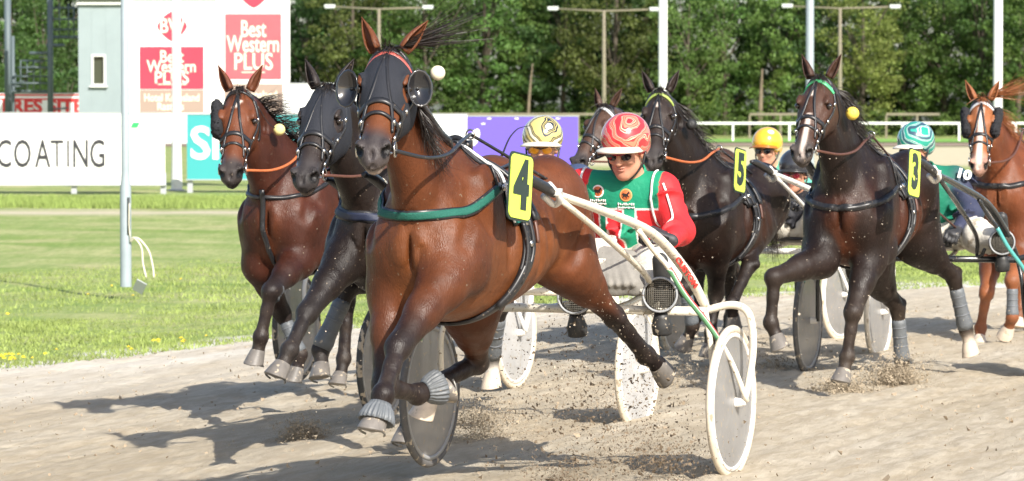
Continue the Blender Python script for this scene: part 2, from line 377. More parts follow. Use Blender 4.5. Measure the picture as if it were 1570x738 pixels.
V, Q = grid(X, Y, Z); g = obj('ground', V, Q, ramp_mat('infield_grass', grass_m)); kind(g, 'structure'); me = g.data
x, y = V[:, 0], V[:, 1]; nz = vnoise(x, y, .7, 1) + .5 * vnoise(x, y, .25, 2); ed = y - edge(x)
set_attr(me, 'gravel', np.clip((.75 + 1.2 * nz - ed) / .35, 0, 1))
set_attr(me, 'dirt', np.clip(1 - np.abs(y - 60.5 - 1.2 * vnoise(x, y, 4)) / (1.5 + 1.5 * vnoise(x, y, 1.5)), 0, 1) * (x < .5) * 1.0)
set_attr(me, 'pale', np.clip((y - 118) / 10, 0, 1) * np.clip((216 - y) / 8, 0, 1) * np.clip((x + 12) / 10, 0, 1))
# race track sheet, harrowed ridges along the way round
us = np.concatenate([-np.geomspace(60, 8.2, 14), np.linspace(-8, 12, 420), np.geomspace(12.2, 60, 14)]); T = np.concatenate([np.linspace(-30, 11.5, 8), np.linspace(12, 34, 420)])
tt = np.linspace(0, 1, 430) ** .8
X = np.repeat(us[:, None], 430, 1); ey = edge(X) + .45 * (vnoise(X, X * 0, .35, 4) - .5) + .9 * (vnoise(X, X * 0, 1.9, 5) - .5); y0 = -20.0; Y = np.where(tt < .08, y0 + (11 - y0) * tt / .08, 11 + (ey - 11) * (tt - .08) / .92)
a21 = math.radians(21); across = X * math.cos(a21) - Y * math.sin(a21); along = -X * math.sin(a21) - Y * math.cos(a21)
Z = gz(X, Y) + .020 * (vnoise(across, along * .05, .07, 7) - .5) + .022 * (vnoise(across, along * .08, .3, 8) - .5) + .011 * (vnoise(X, Y, .09, 9) - .5) * (vnoise(X, Y, .9, 10) > .45) + .007 * (vnoise(X, Y, .05, 11) - .5)
def hoofprints(x, y, cs, r0, seed):     # scattered hoof dents with a pushed-up rim
    xi, yi = np.floor(x / cs), np.floor(y / cs); h = lambda k: np.modf(np.abs(np.sin(xi * 12.9898 + yi * 78.233 + seed + k * 37.7) * 43758.5453))[0]
    cx = (xi + .3 + .4 * h(1)) * cs; cy = (yi + .3 + .4 * h(2)) * cs; r = np.sqrt((x - cx) ** 2 + (y - cy) ** 2) / (r0 * (.7 + .5 * h(3))); return (-np.exp(-r ** 2) + .45 * np.exp(-((r - 1.5) / .5) ** 2)) * (h(4) > .35)
Z = Z + .012 * hoofprints(X, Y, .34, .07, 1) + .010 * hoofprints(X + .15, Y + .1, .47, .08, 8)
for l0 in (1.9, 3.35, -5.2, -3.8, .4, -1.1, 5.0, 6.4, 8.2, -7.1, -8.5): Z = Z - .016 * np.exp(-((across + 5.2 - l0 + .10 * np.sin(along * .7 + l0)) / .035) ** 2)
V, Q = grid(X, Y, Z); tr = obj('race_track', V, Q, ramp_mat('limestone_sand', track_m)); kind(tr, 'structure')
ed = edge(V[:, 0]) - V[:, 1]; set_attr(tr.data, 'lime', np.clip(1.15 - ed / 5.0, 0, 1) * (.6 + .4 * vnoise(V[:, 0], V[:, 1], .6)) * np.clip((4 - V[:, 0]) / 5, .25, 1))
# clods and pebbles lying on the track
n = 5200; px = RNG.uniform(-3.8, 5.8, n); py = RNG.uniform(13.5, 30, n); ok = py < edge(px) + .5; px, py = px[ok], py[ok]; rr = RNG.gamma(2.0, .0030, len(px)) + .002
V, Q = flare(np.stack([px, py, gz(px, py) + rr * .4], 1), rr); kind(obj('loose_clods', V, Q, mat('damp_sand', (.33, .26, .18), .95, noise=.3, scale=3), smooth=False), 'stuff')
# far side track and its grass strip
kind(obj('far_track', [(-300, 214, .03), (300, 214, .03), (300, 292, .03), (-300, 292, .03)], [(0, 1, 2, 3)], mat('brown_far_track', (.25, .185, .13), .95, noise=.12, scale=.3)), 'structure')
kind(obj('far_verge', [(-300, 246, .08), (300, 246, .08), (300, 300, .08), (-300, 300, .08)], [(0, 1, 2, 3)], mat('bright_far_grass', (.16, .34, .05), .95, noise=.18, scale=.5)), 'structure')
# grass blades and small yellow flowers in the near infield
def blades(n, x0, x1, d0, d1, hgt, seed):
    r = np.random.default_rng(seed); x = r.uniform(x0, x1, n); e = r.uniform(d0, d1, n) ** 1.0; y = edge(x) + e; keep = (vnoise(x, y, .5, 1) + .6 * vnoise(x, y, .2, 3)) * np.clip(.45 + e / 1.4, 0, 1.6) > .55; x, y = x[keep], y[keep]; n = len(x)
    h = hgt * r.uniform(.4, 1.3, n) * (.6 + .9 * vnoise(x, y, .6, 6)); a = r.uniform(0, 6.28, n); w_ = r.uniform(.004, .008, n); lx, ly = r.normal(0, .45, n) * h, r.normal(0, .45, n) * h; z = gz(x, y) - .005
    A = np.stack([x - np.cos(a) * w_, y - np.sin(a) * w_, z], 1); Bq = np.stack([x + np.cos(a) * w_, y + np.sin(a) * w_, z], 1); Cq = np.stack([x + lx, y + ly, z + h], 1)
    return np.stack([A, Bq, Cq], 1).reshape(-1, 3), np.arange(3 * n).reshape(-1, 3)
V1, Q1 = blades(110000, -9, 9.5, .2, 7, .032, 3); V2, Q2 = blades(70000, -11, 11, 5, 18, .038, 4)
GRM = mat('grass_blade', (.24, .30, .085), .7, noise=.5, scale=2.2, spec=.2)
kind(obj('grass', np.vstack([V1, V2]), np.vstack([Q1, Q2 + len(V1)]), GRM, smooth=False), 'stuff')
n = 26; fx = np.concatenate([RNG.normal(-3.75, .12, 18), RNG.normal(-2.75, .15, 7), RNG.uniform(-9, -.5, n)]); fy = edge(fx) + np.concatenate([RNG.uniform(.3, 1.0, 25), RNG.uniform(.3, 14, n)]); fb = MB()
for a, b in zip(fx, fy):
    z = float(gz(a, b)) + random.uniform(.04, .09); s_ = random.uniform(.012, .026)
    fb.add([(a + s_ * math.cos(k * 1.047), b + s_ * math.sin(k * 1.047) * .9, z + random.uniform(-.006, .006)) for k in range(6)] + [(a, b, z + .012)], [(k, (k + 1) % 6, 6) for k in range(6)])
kind(fb.obj('yellow_flowers', mat('yellow_petals', (.80, .55, .02), .6), smooth=False), 'stuff')
# taller unmown fringe in front of the boards
def fringe(n, x0, x1, y0, y1, h0, name):
    r = np.random.default_rng(5); x = r.uniform(x0, x1, n); y = r.uniform(y0, y1, n) + .8 * (vnoise(x, x * 0, 2) - .5); h = h0 * r.uniform(.4, 1.2, n); a = r.uniform(0, 3.1, n); w_ = .012
    A = np.stack([x - np.cos(a) * w_, y - np.sin(a) * w_, 0 * x], 1); Bq = np.stack([x + np.cos(a) * w_, y + np.sin(a) * w_, 0 * x], 1); Cq = np.stack([x + r.normal(0, .3, n) * h, y, h], 1)
    return kind(obj(name, np.stack([A, Bq, Cq], 1).reshape(-1, 3), np.arange(3 * n).reshape(-1, 3), mat('fringe_grass', (.22, .29, .08), .8, noise=.4, scale=1.2, spec=.2), smooth=False), 'stuff')
fringe(60000, -13, 12, 63.5, 71, .13, 'grass_fringe')

# ---------------------------------------------------------------- trees along the far side
def leaf_mat(name, c):
    m = bpy.data.materials.new(name); m.use_nodes = True; N = m.node_tree.nodes; L = m.node_tree.links; p = N['Principled BSDF']; p.inputs['Roughness'].default_value = .55; p.inputs['Specular IOR Level'].default_value = .35
    a = N.new('ShaderNodeAttribute'); a.attribute_name = 'Col'; oi = N.new('ShaderNodeObjectInfo'); r = N.new('ShaderNodeMapRange'); r.inputs[3].default_value = .58; r.inputs[4].default_value = 1.25; L.new(oi.outputs['Random'], r.inputs[0])
    s = N.new('ShaderNodeVectorMath'); s.operation = 'SCALE'; L.new(a.outputs['Color'], s.inputs[0]); L.new(r.outputs[0], s.inputs['Scale']); L.new(s.outputs[0], p.inputs['Base Color'])
    t = N.new('ShaderNodeBsdfTranslucent'); L.new(s.outputs[0], t.inputs[0]); mx = N.new('ShaderNodeMixShader'); mx.inputs[0].default_value = .28; L.new(p.outputs[0], mx.inputs[1]); L.new(t.outputs[0], mx.inputs[2]); L.new(mx.outputs[0], N['Material Output'].inputs[0]); return m
M_LEAF = leaf_mat('leaf', None); M_BARK = mat('bark', (.085, .068, .05), .9, noise=.35, scale=6, bump=1, bscale=10, stretch=(1, 1, .2))
def tree_meshes(seed, H_, W_, z0, nl, hue, ls=.27, nc=110, lean=.4):
    r = np.random.default_rng(seed); cen = []; 
    while len(cen) < nc:
        p = r.uniform(-1, 1, 3); q = p[0] ** 2 + p[1] ** 2 + (p[2] * .95) ** 2
        if .18 < q < 1: cen.append(p)
    cen = np.array(cen) * [W_, W_ * .8, (H_ - z0) / 2] + [0, 0, (H_ + z0) / 2]; cr = r.uniform(.45, 1.15, nc) * W_ * .235; per = nl // nc; Ps = []; Cs = []
    base = np.array(hue)
    for c, rad in zip(cen, cr):
        d = r.normal(size=(per, 3)); d /= np.linalg.norm(d, axis=1)[:, None]; Ps.append(c + d * rad * r.uniform(.55, 1.05, (per, 1)) * [1.15, 1, .72]); f = r.uniform(.75, 1.2); yl = r.random() * .5 if r.random() < .25 else 0
        Cs.append(np.tile(base * f + np.array([.05, .02, 0]) * yl, (per, 1)) * r.uniform(.7, 1.3, (per, 1)))
    P = np.vstack(Ps); Cc = np.vstack(Cs); n = len(P); nn = r.normal(size=(n, 3)) + [0, -.25, .75]; nn /= np.linalg.norm(nn, axis=1)[:, None]; u = np.cross(nn, r.normal(size=(n, 3))); u /= np.linalg.norm(u, axis=1)[:, None]; v = np.cross(nn, u); s_ = (ls * r.uniform(.55, 1.25, n))[:, None]
    V = np.stack([P - u * s_ * .5, P + v * s_ * .34 + nn * .02, P + u * s_ * .5, P - v * s_ * .34 + nn * .02], 1).reshape(-1, 3)
    cm = mesh_data('crown', V, np.arange(4 * n).reshape(-1, 4), M_LEAF, False, np.repeat(Cc, 4, 0))
    b = MB(); lx = r.uniform(-lean, lean); tp = [(0, 0, -.3), (lx * .2, 0, H_ * .2), (lx * .6, .1, H_ * .5), (lx, 0, H_ * .86)]; rb = .02 * H_; b.tube(tp, [rb, rb * .8, rb * .55, rb * .15], 9, 4)
    for i in r.choice(nc, min(14, nc), False):
        c = cen[i]; zs = max(1.0, c[2] * r.uniform(.45, .75)); xs_ = np.interp(zs, [q[2] for q in tp], [q[0] for q in tp]); b.tube([(xs_, 0, zs), ((xs_ + c[0]) / 2, c[1] / 2, (zs + c[2]) / 2 + .1), tuple(c)], [rb * .38, rb * .24, rb * .06], 6, 3)
    return cm, mesh_data('trunk', b.V, b.F, M_BARK)
HUES = [(.080, .158, .036), (.108, .182, .042), (.062, .128, .036), (.140, .175, .042)]
VAR = [tree_meshes(11 + i, H_, W_, z0, nl, HUES[i % 4]) for i, (H_, W_, z0, nl) in enumerate([(14, 4.4, .4, 11000), (15, 3.9, 1.2, 11000), (13, 4.2, .3, 11000), (16, 4.8, 1.6, 12000), (12.5, 3.8, .3, 10000), (14.5, 5.0, .8, 12000)])]
BSH = [tree_meshes(31 + i, 2.6, 1.7, .0, 1500, HUES[(i + 1) % 4], .17, 22, .1) for i in range(3)]
def tree(x, y, v, s, name, label, cat, grp, rz):
    t = thing(name, label, cat, (x, y, .2), rz, grp); t.scale = (s, s, s * random.uniform(.95, 1.1))
    for nm, me in zip(('crown', 'trunk'), v): link(bpy.data.objects.new(nm, me), t)
    return t
KINDL = ['broad full', 'tall narrow', 'low dense', 'tall dark', 'small rounded', 'wide spreading']
MARK = [(30, 'behind the steel stair'), (100, 'between the steel stair and the green tower'), (470, 'just right of the faded hotel board'), (545, 'behind the black horse ears and the lamp mast arm'), (600, 'above the number 4 horse'), (660, 'behind the flying forelock'), (735, 'above the left end of the purple board'), (810, 'above the middle of the purple board'), (870, 'above the gold helmet'), (935, 'right behind the middle lamp mast'), (990, 'left of the thick white pole'), (1050, 'right of the thick white pole'), (1120, 'above the number 5 plate'), (1185, 'above the yellow helmet'), (1250, 'behind the bluish pole'), (1320, 'right of the right-hand lamp mast'), (1390, 'above the number 3 plate'), (1450, 'above the green helmet'), (1510, 'behind the chestnut horse ears'), (1560, 'at the right frame edge')]
for i, (pxx, where) in enumerate(MARK):
    xx = (pxx - 785) / F * 303; tree(xx + random.uniform(-.4, .4), 303 + random.uniform(-3, 4), VAR[i % 6], random.uniform(.92, 1.15), 'broadleaf_tree', KINDL[i % 6] + ' broadleaf tree ' + where, 'tree', 'front row of the wood', random.uniform(0, 6.28))
def leafmass(name, n, x0, x1, y0, y1, z1, hue, ls, cl, seed):
    r = np.random.default_rng(seed); m = n // cl; c = np.stack([r.uniform(x0, x1, m), r.uniform(y0, y1, m), r.uniform(0, 1, m) * z1], 1); d = r.normal(size=(m, cl, 3)); d /= np.linalg.norm(d, axis=2)[:, :, None]; rad = r.uniform(.5, 1.3, (m, 1, 1)) * (1.3 if z1 > 5 else .5)
    P = (c[:, None] + d * rad * r.uniform(.5, 1.05, (m, cl, 1)) * [1.15, 1, .75]).reshape(-1, 3); P[:, 2] = np.abs(P[:, 2]); n = len(P); nn = r.normal(size=(n, 3)) + [0, -.25, .75]; nn /= np.linalg.norm(nn, axis=1)[:, None]; u = np.cross(nn, r.normal(size=(n, 3))); u /= np.linalg.norm(u, axis=1)[:, None]; v = np.cross(nn, u); s_ = (ls * r.uniform(.55, 1.25, n))[:, None]
    C = np.asarray(hue) * np.repeat(r.uniform(.7, 1.35, (m, 1)), cl, 0) * r.uniform(.75, 1.25, (n, 1)); V = np.stack([P - u * s_ * .5, P + v * s_ * .36, P + u * s_ * .5, P - v * s_ * .36], 1).reshape(-1, 3)
    return kind(obj(name, V, np.arange(4 * n).reshape(-1, 4), M_LEAF, None, False, np.repeat(C, 4, 0)), 'stuff')
leafmass('rear_wood', 90000, -55, 55, 308, 318, 17, (.060, .105, .026), .42, 60, 5); leafmass('far_wood', 60000, -60, 60, 318, 330, 22, (.055, .09, .025), .8, 40, 6)
leafmass('undergrowth', 26000, -50, 50, 294, 299, 2.3, (.11, .17, .04), .2, 50, 8)
# pale trunks that show inside the wood
for (pxx, w_, ht, ln, lb) in ((808, .34, 6.5, .5, 'pale bare trunk leaning beside the flying forelock'), (1165, .5, 6, .2, 'pale stout trunk above the number 5 horse')):
    c = at(pxx, 200, 299.4); t = thing('bare_trunk', lb, 'tree', (c[0], 299.4, .1), 0, 'bare trunks at the wood edge'); b = MB(); b.tube([(0, 0, 0), (ln * .2, 0, ht * .3), (ln * .5, .1, ht * .65), (ln, 0, ht)], [w_ / 2, w_ * .42, w_ * .33, w_ * .12], 9, 4); b.obj('trunk', mat('pale_bark', (.17, .135, .09), .9, noise=.3, scale=3), t)
    pass
# a bushy clump nearer, seen through the stair tower at the left
for (px_, d_, s_) in ((40, 150, 1.1), (100, 140, 1.3), (12, 145, .8), (66, 170, 1.6)):
    c = at(px_, 170, d_); tree(c[0], d_, BSH[1] if d_ < 149 else VAR[4], s_ if d_ < 149 else s_ * .38, 'bush', {40: 'yellow-green bush left of the stair column', 100: 'round bush between the stair column and the tower', 12: 'small bush at the left frame edge behind the stair', 66: 'small tree rising behind the steel stair column'}[px_], 'shrub', 'bushes behind the stair', random.uniform(0, 6))

# ---------------------------------------------------------------- rails
M_WOOD = mat('weathered_wood', (.20, .175, .125), .85, noise=.25, scale=3, stretch=(.3, 1, 4))
def fence(name, label, x0, x1, y, zt, gap, post, rail, m, rails=(0,), zb=0, sub=4):
    t = thing(name, label, 'fence', (0, y, 0))
    for k, dz_ in enumerate(rails):
        b = MB(); b.box(((x0 + x1) / 2, 0, zt + dz_ - rail[1] / 2), (x1 - x0, rail[0], rail[1])); b.obj('rail', m, t, False)
    b = MB(); b.box((0, 0, 0), (post, post * .8, zt - zb - .0 - rail[1] - .004)); me = mesh_data('post', b.V, b.F, m, False); x = x0
    while x < x1: o = link(bpy.data.objects.new('post', me), t); o.location = (x, 0, (zt + zb - rail[1]) / 2); x += gap
    return t
fence('white_rail_fence', 'white running rail on short posts across the far grass at the right', 12.5, 62, 262, 1.50, 4.3,   .14, (.10, .17), M_WHITE, zb=.05)
for (a, b_) in ((-10, 15), (20, 24), (31.5, 36), (44, 60)):
    fence('wooden_rail_fence', {-10: 'long weathered wooden rail behind the purple board', 20: 'short length of wooden rail left of the brown lamp mast', 31.5: 'short length of wooden rail behind the green helmet', 44: 'wooden rail at the far right below the wood'}[a], a, b_, 290, 2.25, 2.6, .16, (.08, .2), M_WOOD, zb=.1)

# ---------------------------------------------------------------- poles and lamp masts
M_POLEG = mat('galvanised_pole', (.30, .35, .38), .45, noise=.1, scale=6); M_PIPE = mat('grey_cover', (.36, .38, .40), .6)
def pole(label, px, d, w_, ht=14, m=M_WHITE):
    c = at(px, 300, d); t = thing('pole', label, 'pole', (c[0], d, 0)); b = MB(); b.lathe([(w_ / 2 * 1.25, -.1), (w_ / 2 * 1.2, .3), (w_ / 2, 1.2), (w_ / 2 * .8, ht), (.001, ht + .01)], seg=20); b.obj('shaft', m, t)
    b = MB(); b.lathe([(w_ * 1.0, 0), (w_ * 1.0, .03), (w_ * .62, .05)], seg=20); b.obj('base_flange', M_PIPE, t); return t
pole('white pole standing in the gap left of the teal board', 271, 79, .21); pole('tall white pole behind the number 5 horse', 1016, 96, .25, 18); pole('tall bluish pole rising behind the number 3 horse head', 1241, 96, .23, 18, M_POLEG); pole('tall white pole behind the chestnut horse head', 1529, 96, .26, 18)
d = 35.0; c = at(193, 425, d); g0 = float(gz(c[0], d)); g0 = 1.62 - (425 - 185) / F * d; t = thing('light_pole', 'grey metal light pole with an open access hatch standing in the near grass', 'pole', (c[0], d, g0)); b = MB()
b.lathe([(.058, -.1), (.057, .9), (.045, 1.0), (.042, 1.06), (.038, 6), (.001, 6.01)], seg=28); b.obj('shaft', M_POLEG, t)
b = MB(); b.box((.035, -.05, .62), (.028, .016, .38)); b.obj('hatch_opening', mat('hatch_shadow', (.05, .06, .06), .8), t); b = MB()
b.tube([(.05, -.055, .38), (.10, -.09, .40), (.17, -.10, .30), (.185, -.1, .14), (.22, -.12, .0)], .010, 6, 6); b.obj('cable', mat('cream_cable', (.66, .62, .5), .6), t)
b = MB(); b.tube([(.05, -.055, .36), (.13, -.10, .40), (.24, -.12, .28), (.285, -.12, .12), (.30, -.14, .0)], .010, 6, 6); b.obj('cable', MATS['cream_cable'], t)
b = MB(); b.tube([(.045, -.058, .75), (.04, -.065, .55), (.05, -.06, .40)], .006, 6, 4); b.obj('wire', MATS['cream_cable'], t)
Rp = np.array(Matrix.Rotation(.5, 3, 'Y') @ Matrix.Rotation(-.9, 3, 'X')); c = at(214, 438, 34.2); b = MB(); b.box((0, 0, 0), (.11, .15, .012), Rp); b.box(Rp @ V3(0, 0, .009), (.09, .13, .006), Rp); o = b.obj('cover_plate', M_PIPE, None, False); o.location = (c[0], 34.2, 1.62 - (440 - 185) / F * 34.2); tag(o, 'small grey hatch cover lying in the grass under the cables', 'cover')
def mast(label, px, py, x0, x1):
    d = 276; c = at(px, py, d); ht = c[2]; t = thing('lamp_mast', label, 'lamp', (c[0], d, 0)); b = MB(); b.lathe([(.21, -.1), (.17, ht * .5), (.12, ht), (.001, ht + .01)], seg=14); b.obj('shaft', M_WOOD, t); a = (x0 - px) / F * d; e = (x1 - px) / F * d
    b = MB(); b.tube([(a, 0, ht + .18), (0, 0, ht - .02), (e, 0, ht + .12)], .075, 8); b.obj('crossarm', M_WOOD, t)
    for q, zz in ((a, .22), (e, .16)): b = MB(); b.box((q, -.05, ht + zz), (.85, .5, .26)); b.box((q, -.05, ht + zz - .15), (.7, .42, .06)); b.obj('floodlight', mat('lamp_housing', (.55, .57, .58), .4), t, False)
mast('wooden lamp mast with two floodlights behind the number 4 horse ears', 581, 14, 506, 656); mast('wooden lamp mast with two floodlights between the two dark heads', 926, 17, 848, 1004); mast('wooden lamp mast with two floodlights right of the bluish pole', 1288, 13, 1207, 1372)

# ---------------------------------------------------------------- boards
M_BOARD = mat('board_white', (.82, .82, .80), .5, noise=.03, scale=2); M_TEAL = mat('board_teal', (.04, .33, .34), .5); M_PURP = mat('board_purple', (.13, .085, .50), .5); M_HRED = mat('hotel_red', (.52, .04, .075), .5, noise=.1, scale=1.3); M_BEIGE = mat('hotel_beige', (.33, .245, .20), .6); M_CREAMT = mat('cream_print', (.80, .74, .58), .6); M_INK = mat('black_print', (.03, .03, .035), .6); M_FADE = mat('faded_red', (.52, .10, .12), .5, noise=.12, scale=1.3)
RB = np.array([[1, 0, 0], [0, 0, -1], [0, 1, 0]], float).T.T; RB = np.stack([V3(1, 0, 0), V3(0, 0, 1), V3(0, -1, 0)], 1)     # text plane facing the camera side
def sx(px, d): return (px - 785) / F * d
def sz(py, d): return CH - (py - 185) / F * d
def board(name, label, x0, y0, x1, y1, d, m, cat='board', th=.06, legs=(), frame=None):
    a, b_, zt, zb = sx(x0, d), sx(x1, d), sz(y0, d), sz(y1, d); t = thing(name, label, cat, ((a + b_) / 2, d, 0)); W_ = b_ - a
    b = MB(); b.box((0, 0, (zt + zb) / 2), (W_, th, zt - zb)); b.obj('panel', m, t, False)
    b = MB()
    for z in (zt + .012, zb - .012): b.box((0, 0, z), (W_ + .05, th + .03, .024))
    b.obj('edge_trim', frame or M_PIPE, t, False)
    for lx in legs: b = MB(); X_ = sx(lx, d) - (a + b_) / 2; b.box((X_, th / 2 + .045, (zb + .25) / 2), (.12, .08, zb + .25)); b.obj('post', M_PIPE, t, False)
    return t, (lambda px, py, off=.0: V3(sx(px, d) - (a + b_) / 2, -th / 2 - .004 - off, sz(py, d))), d / F
def patch(t, f, name, x0, y0, x1, y1, m, off=0, th=.01):
    a = f(x0, y0, off); b_ = f(x1, y1, off); b = MB(); b.box(((a + b_) / 2), (abs(b_[0] - a[0]), th, abs(a[2] - b_[2]))); return b.obj(name, m, t, False)
t, f, u = board('advertising_board', 'long white board lettered COATING at the left edge', -60, 174, 253, 283, 76, M_BOARD, legs=(-30, 113, 250))
for i, (c, px, sy) in enumerate(zip('COATING', (10, 40, 74, 0, 96, 128, 155), (1,) * 7)):
    if c == 'T': px = 99
tx = [('C', 7), ('O', 35), ('A', 66), ('T', 88), ('I', 105), ('N', 124), ('G', 150)]
for c, px in tx: text(c, 46 * u * 1.32, M_INK, t, f(px, 238, .004), RB, 'lettering', -.004 if c in 'TI' else .006, .003, sx=.58)
gq = f(208, 192, .006); obj('green_mark', [gq + V3(-.11, 0, -.06), gq + V3(.05, 0, -.06), gq + V3(.11, 0, .06), gq + V3(-.05, 0, .06)], [(0, 1, 2, 3)], mat('green_print', (.03, .4, .12), .5), t, False)
t, f, u = board('advertising_board', 'teal board with white letters behind the leftmost horse', 287, 176, 600, 275, 77, M_TEAL, legs=(291, 420, 560))
text('Sh', 52 * u * 1.35, M_BOARD, t, f(325, 222, .004), RB, 'lettering', .022, .003); text('H', 34 * u * 1.35, M_BOARD, t, f(448, 221, .004), RB, 'lettering', .022, .003)
t, f, u = board('advertising_board', 'white board between the teal and the purple boards', 600, 176, 716, 275, 77.4, M_BOARD, legs=(606, 700))
t, f, u = board('advertising_board', 'purple board with a white flower behind the gold helmet', 716.6, 179, 886, 275, 77.8, M_PURP, legs=(730, 872))
for (cx, cy, rx, ry, ro) in ((728, 211, 6.5, 14, .35), (716, 216, 8, 12, -.3)):
    q = f(cx, cy, .004); V = [q + V3((rx * math.cos(a) * math.cos(ro) + ry * math.sin(a) * math.sin(ro)) * u, 0, (-rx * math.cos(a) * math.sin(ro) + ry * math.sin(a) * math.cos(ro)) * u) for a in np.linspace(0, 6.28, 24)[:-1]]; obj('petal', V, [tuple(range(23))], M_BOARD, t, False)
for px, py in ((750, 182), (792, 182), (855, 182), (741, 190)): patch(t, f, 'print_mark', px - 3, py - 1, px + 3, py + 1, M_BOARD, .002)
# low white wall of boards behind, the hotel boards, the white screen and the tower
t, f, u = board('screen_wall', 'low white screen between the hotel boards and the dark heads', 437, 129, 592, 186, 83, M_BOARD)
t, f, u = board('hotel_board', 'large white board with a red hotel panel behind the white pole', 205, 2, 331, 219, 84, M_BOARD)
patch(t, f, 'red_panel', 215, 72, 313, 137, M_HRED); patch(t, f, 'beige_panel', 215, 138, 313, 173, M_BEIGE)
for s_, py, sz_, fx_ in (('Best', 88, 21, .80), ('Western', 103, 21, .80), ('PLUS', 120, 21, .95)): text(s_, sz_ * u * 1.25, M_CREAMT, t, f(264, py, .010), RB, 'lettering', .005, .003, sx=fx_)
patch(t, f, 'underline', 243, 129, 287, 130.4, M_CREAMT, .010); text('Hotel Kropsland', 13 * u * 1.25, M_CREAMT, t, f(264, 150.5, .010), RB, 'lettering', .004, .003, sx=.78); text('Rasters', 13 * u * 1.25, M_CREAMT, t, f(262, 164, .010), RB, 'lettering', .004, .003, sx=.85)
def roundel(t, f, cx, cy, r, m, txt):
    q = f(cx, cy, .004); V = []
    for a in np.linspace(0, 2 * math.pi, 49)[:-1]:
        rr = r * (abs(math.cos(a)) ** 1.35 + abs(math.sin(a)) ** 1.35) ** (-1 / 1.35); V.append(q + V3(rr * math.cos(a) * u, 0, rr * math.sin(a) * u))
    obj('roundel', V, [tuple(range(48))], m, t, False)
    if txt: text(txt, 24 * u * 1.3, M_CREAMT, t, f(cx, cy, .010), RB, 'lettering', .008, .003, sx=.78)
roundel(t, f, 265, 41, 23, M_HRED, 'BW'); patch(t, f, 'top_panel', 206, -14, 330, 2, mat('dark_green_trim', (.08, .12, .09), .6), .004)
t, f, u = board('hotel_board', 'taller white board with a faded red hotel panel above the leftmost horse', 331.6, -40, 445, 186, 84.0, M_BOARD)
patch(t, f, 'red_panel', 346, 22, 432, 122, M_FADE); patch(t, f, 'beige_panel', 345, 129, 434, 174, M_BEIGE); patch(t, f, 'joint_strip', 345, 124.5, 445, 126, M_PIPE, .004)
for s_, py, sz_, fx_ in (('Best', 46, 30, .62), ('Western', 69, 30, .62), ('PLUS', 96, 30, .78)): text(s_, sz_ * u * 1.2, M_CREAMT, t, f(389, py, .010), RB, 'lettering', .007, .003, sx=fx_)
patch(t, f, 'underline', 371, 110.5, 407, 112, M_CREAMT, .010); roundel(t, f, 390, -11, 24, M_HRED, None); text('Kropsland', 13 * u * 1.25, M_CREAMT, t, f(397, 146, .010), RB, 'lettering', .004, .003, sx=.85)
t, f, u = board('advertising_board', 'white board with red stripes and red letters behind the steel stair', -40, 144, 124, 240, 96, M_BOARD)
patch(t, f, 'red_stripe', -40, 145, 123, 147.4, mat('signal_red', (.65, .04, .04), .5), .0); patch(t, f, 'red_stripe', -40, 151, 123, 153.4, MATS['signal_red'], .0); text('ERES SITE', 19 * u * 1.5, MATS['signal_red'], t, f(66, 164, .006), RB, 'lettering', .022, .003, sx=1.05)
# pale green tower
d = 90; a, b_ = sx(121, d), sx(190, d); t = thing('judges_tower', 'pale green plastered tower with one narrow window beside the stair', 'tower', ((a + b_) / 2, d, 0)); M_TOW = mat('pale_green_plaster', (.27, .325, .335), .85, noise=.06, scale=2, bump=.3, bscale=40); W_ = b_ - a; wx0, wx1, wz0, wz1 = sx(141, d) - (a + b_) / 2, sx(163, d) - (a + b_) / 2, sz(132, d), sz(84, d)
b = MB(); zt = sz(8, d)
b.box(((-W_ / 2 + wx0) / 2, 1, zt / 2), (wx0 + W_ / 2, 2, zt)); b.box(((W_ / 2 + wx1) / 2, 1, zt / 2), (W_ / 2 - wx1, 2, zt)); b.obj('wall', M_TOW, t, False); b = MB(); b.box(((wx0 + wx1) / 2, 1, wz0 / 2), (wx1 - wx0 - .004, 1.99, wz0)); b.box(((wx0 + wx1) / 2, 1, (wz1 + zt) / 2), (wx1 - wx0 - .004, 1.99, zt - wz1)); b.obj('wall', M_TOW, t, False)
b = MB(); fr_ = .055
for (cx, cz, w1, h1) in ((wx0 + fr_ / 2, (wz0 + wz1) / 2, fr_, wz1 - wz0), (wx1 - fr_ / 2, (wz0 + wz1) / 2, fr_, wz1 - wz0), ((wx0 + wx1) / 2, wz1 - fr_ / 2, wx1 - wx0 - 2 * fr_, fr_), ((wx0 + wx1) / 2, wz0 + fr_ / 2, wx1 - wx0 - 2 * fr_, fr_)): b.box((cx, .02, cz), (w1, .10, h1))
wn = b.obj('window', mat('aluminium_frame', (.62, .63, .60), .4), t, False); b = MB(); b.box(((wx0 + wx1) / 2, .09, (wz0 + wz1) / 2), (wx1 - wx0 - .1, .01, wz1 - wz0 - .1)); b.obj('pane', mat('dim_glass', (.05, .06, .04), .1), wn, False); b = MB(); b.box(((wx0 + wx1) / 2, -.03, wz0 - .02), (wx1 - wx0 + .1, .12, .04)); b.obj('sill', MATS['aluminium_frame'], wn, False)
b = MB(); b.box((0, .95, zt + .03), (W_ + .06, 2.1, .06)); b.obj('cornice', MATS['aluminium_frame'], t, False); b = MB(); b.box((0, 1, zt + .5), (W_ - .1, 1.9, .88)); b.obj('upper_window', MATS['dim_glass'], t, False); b = MB(); b.box((0, 1, zt + 1.5), (W_, 2, 1.1)); b.obj('parapet', M_TOW, t, False)
t, f, u = board('screen_wall', 'narrow white screen between the green tower and the hotel board', 191, -40, 204.5, 240, 90.0, M_BOARD)
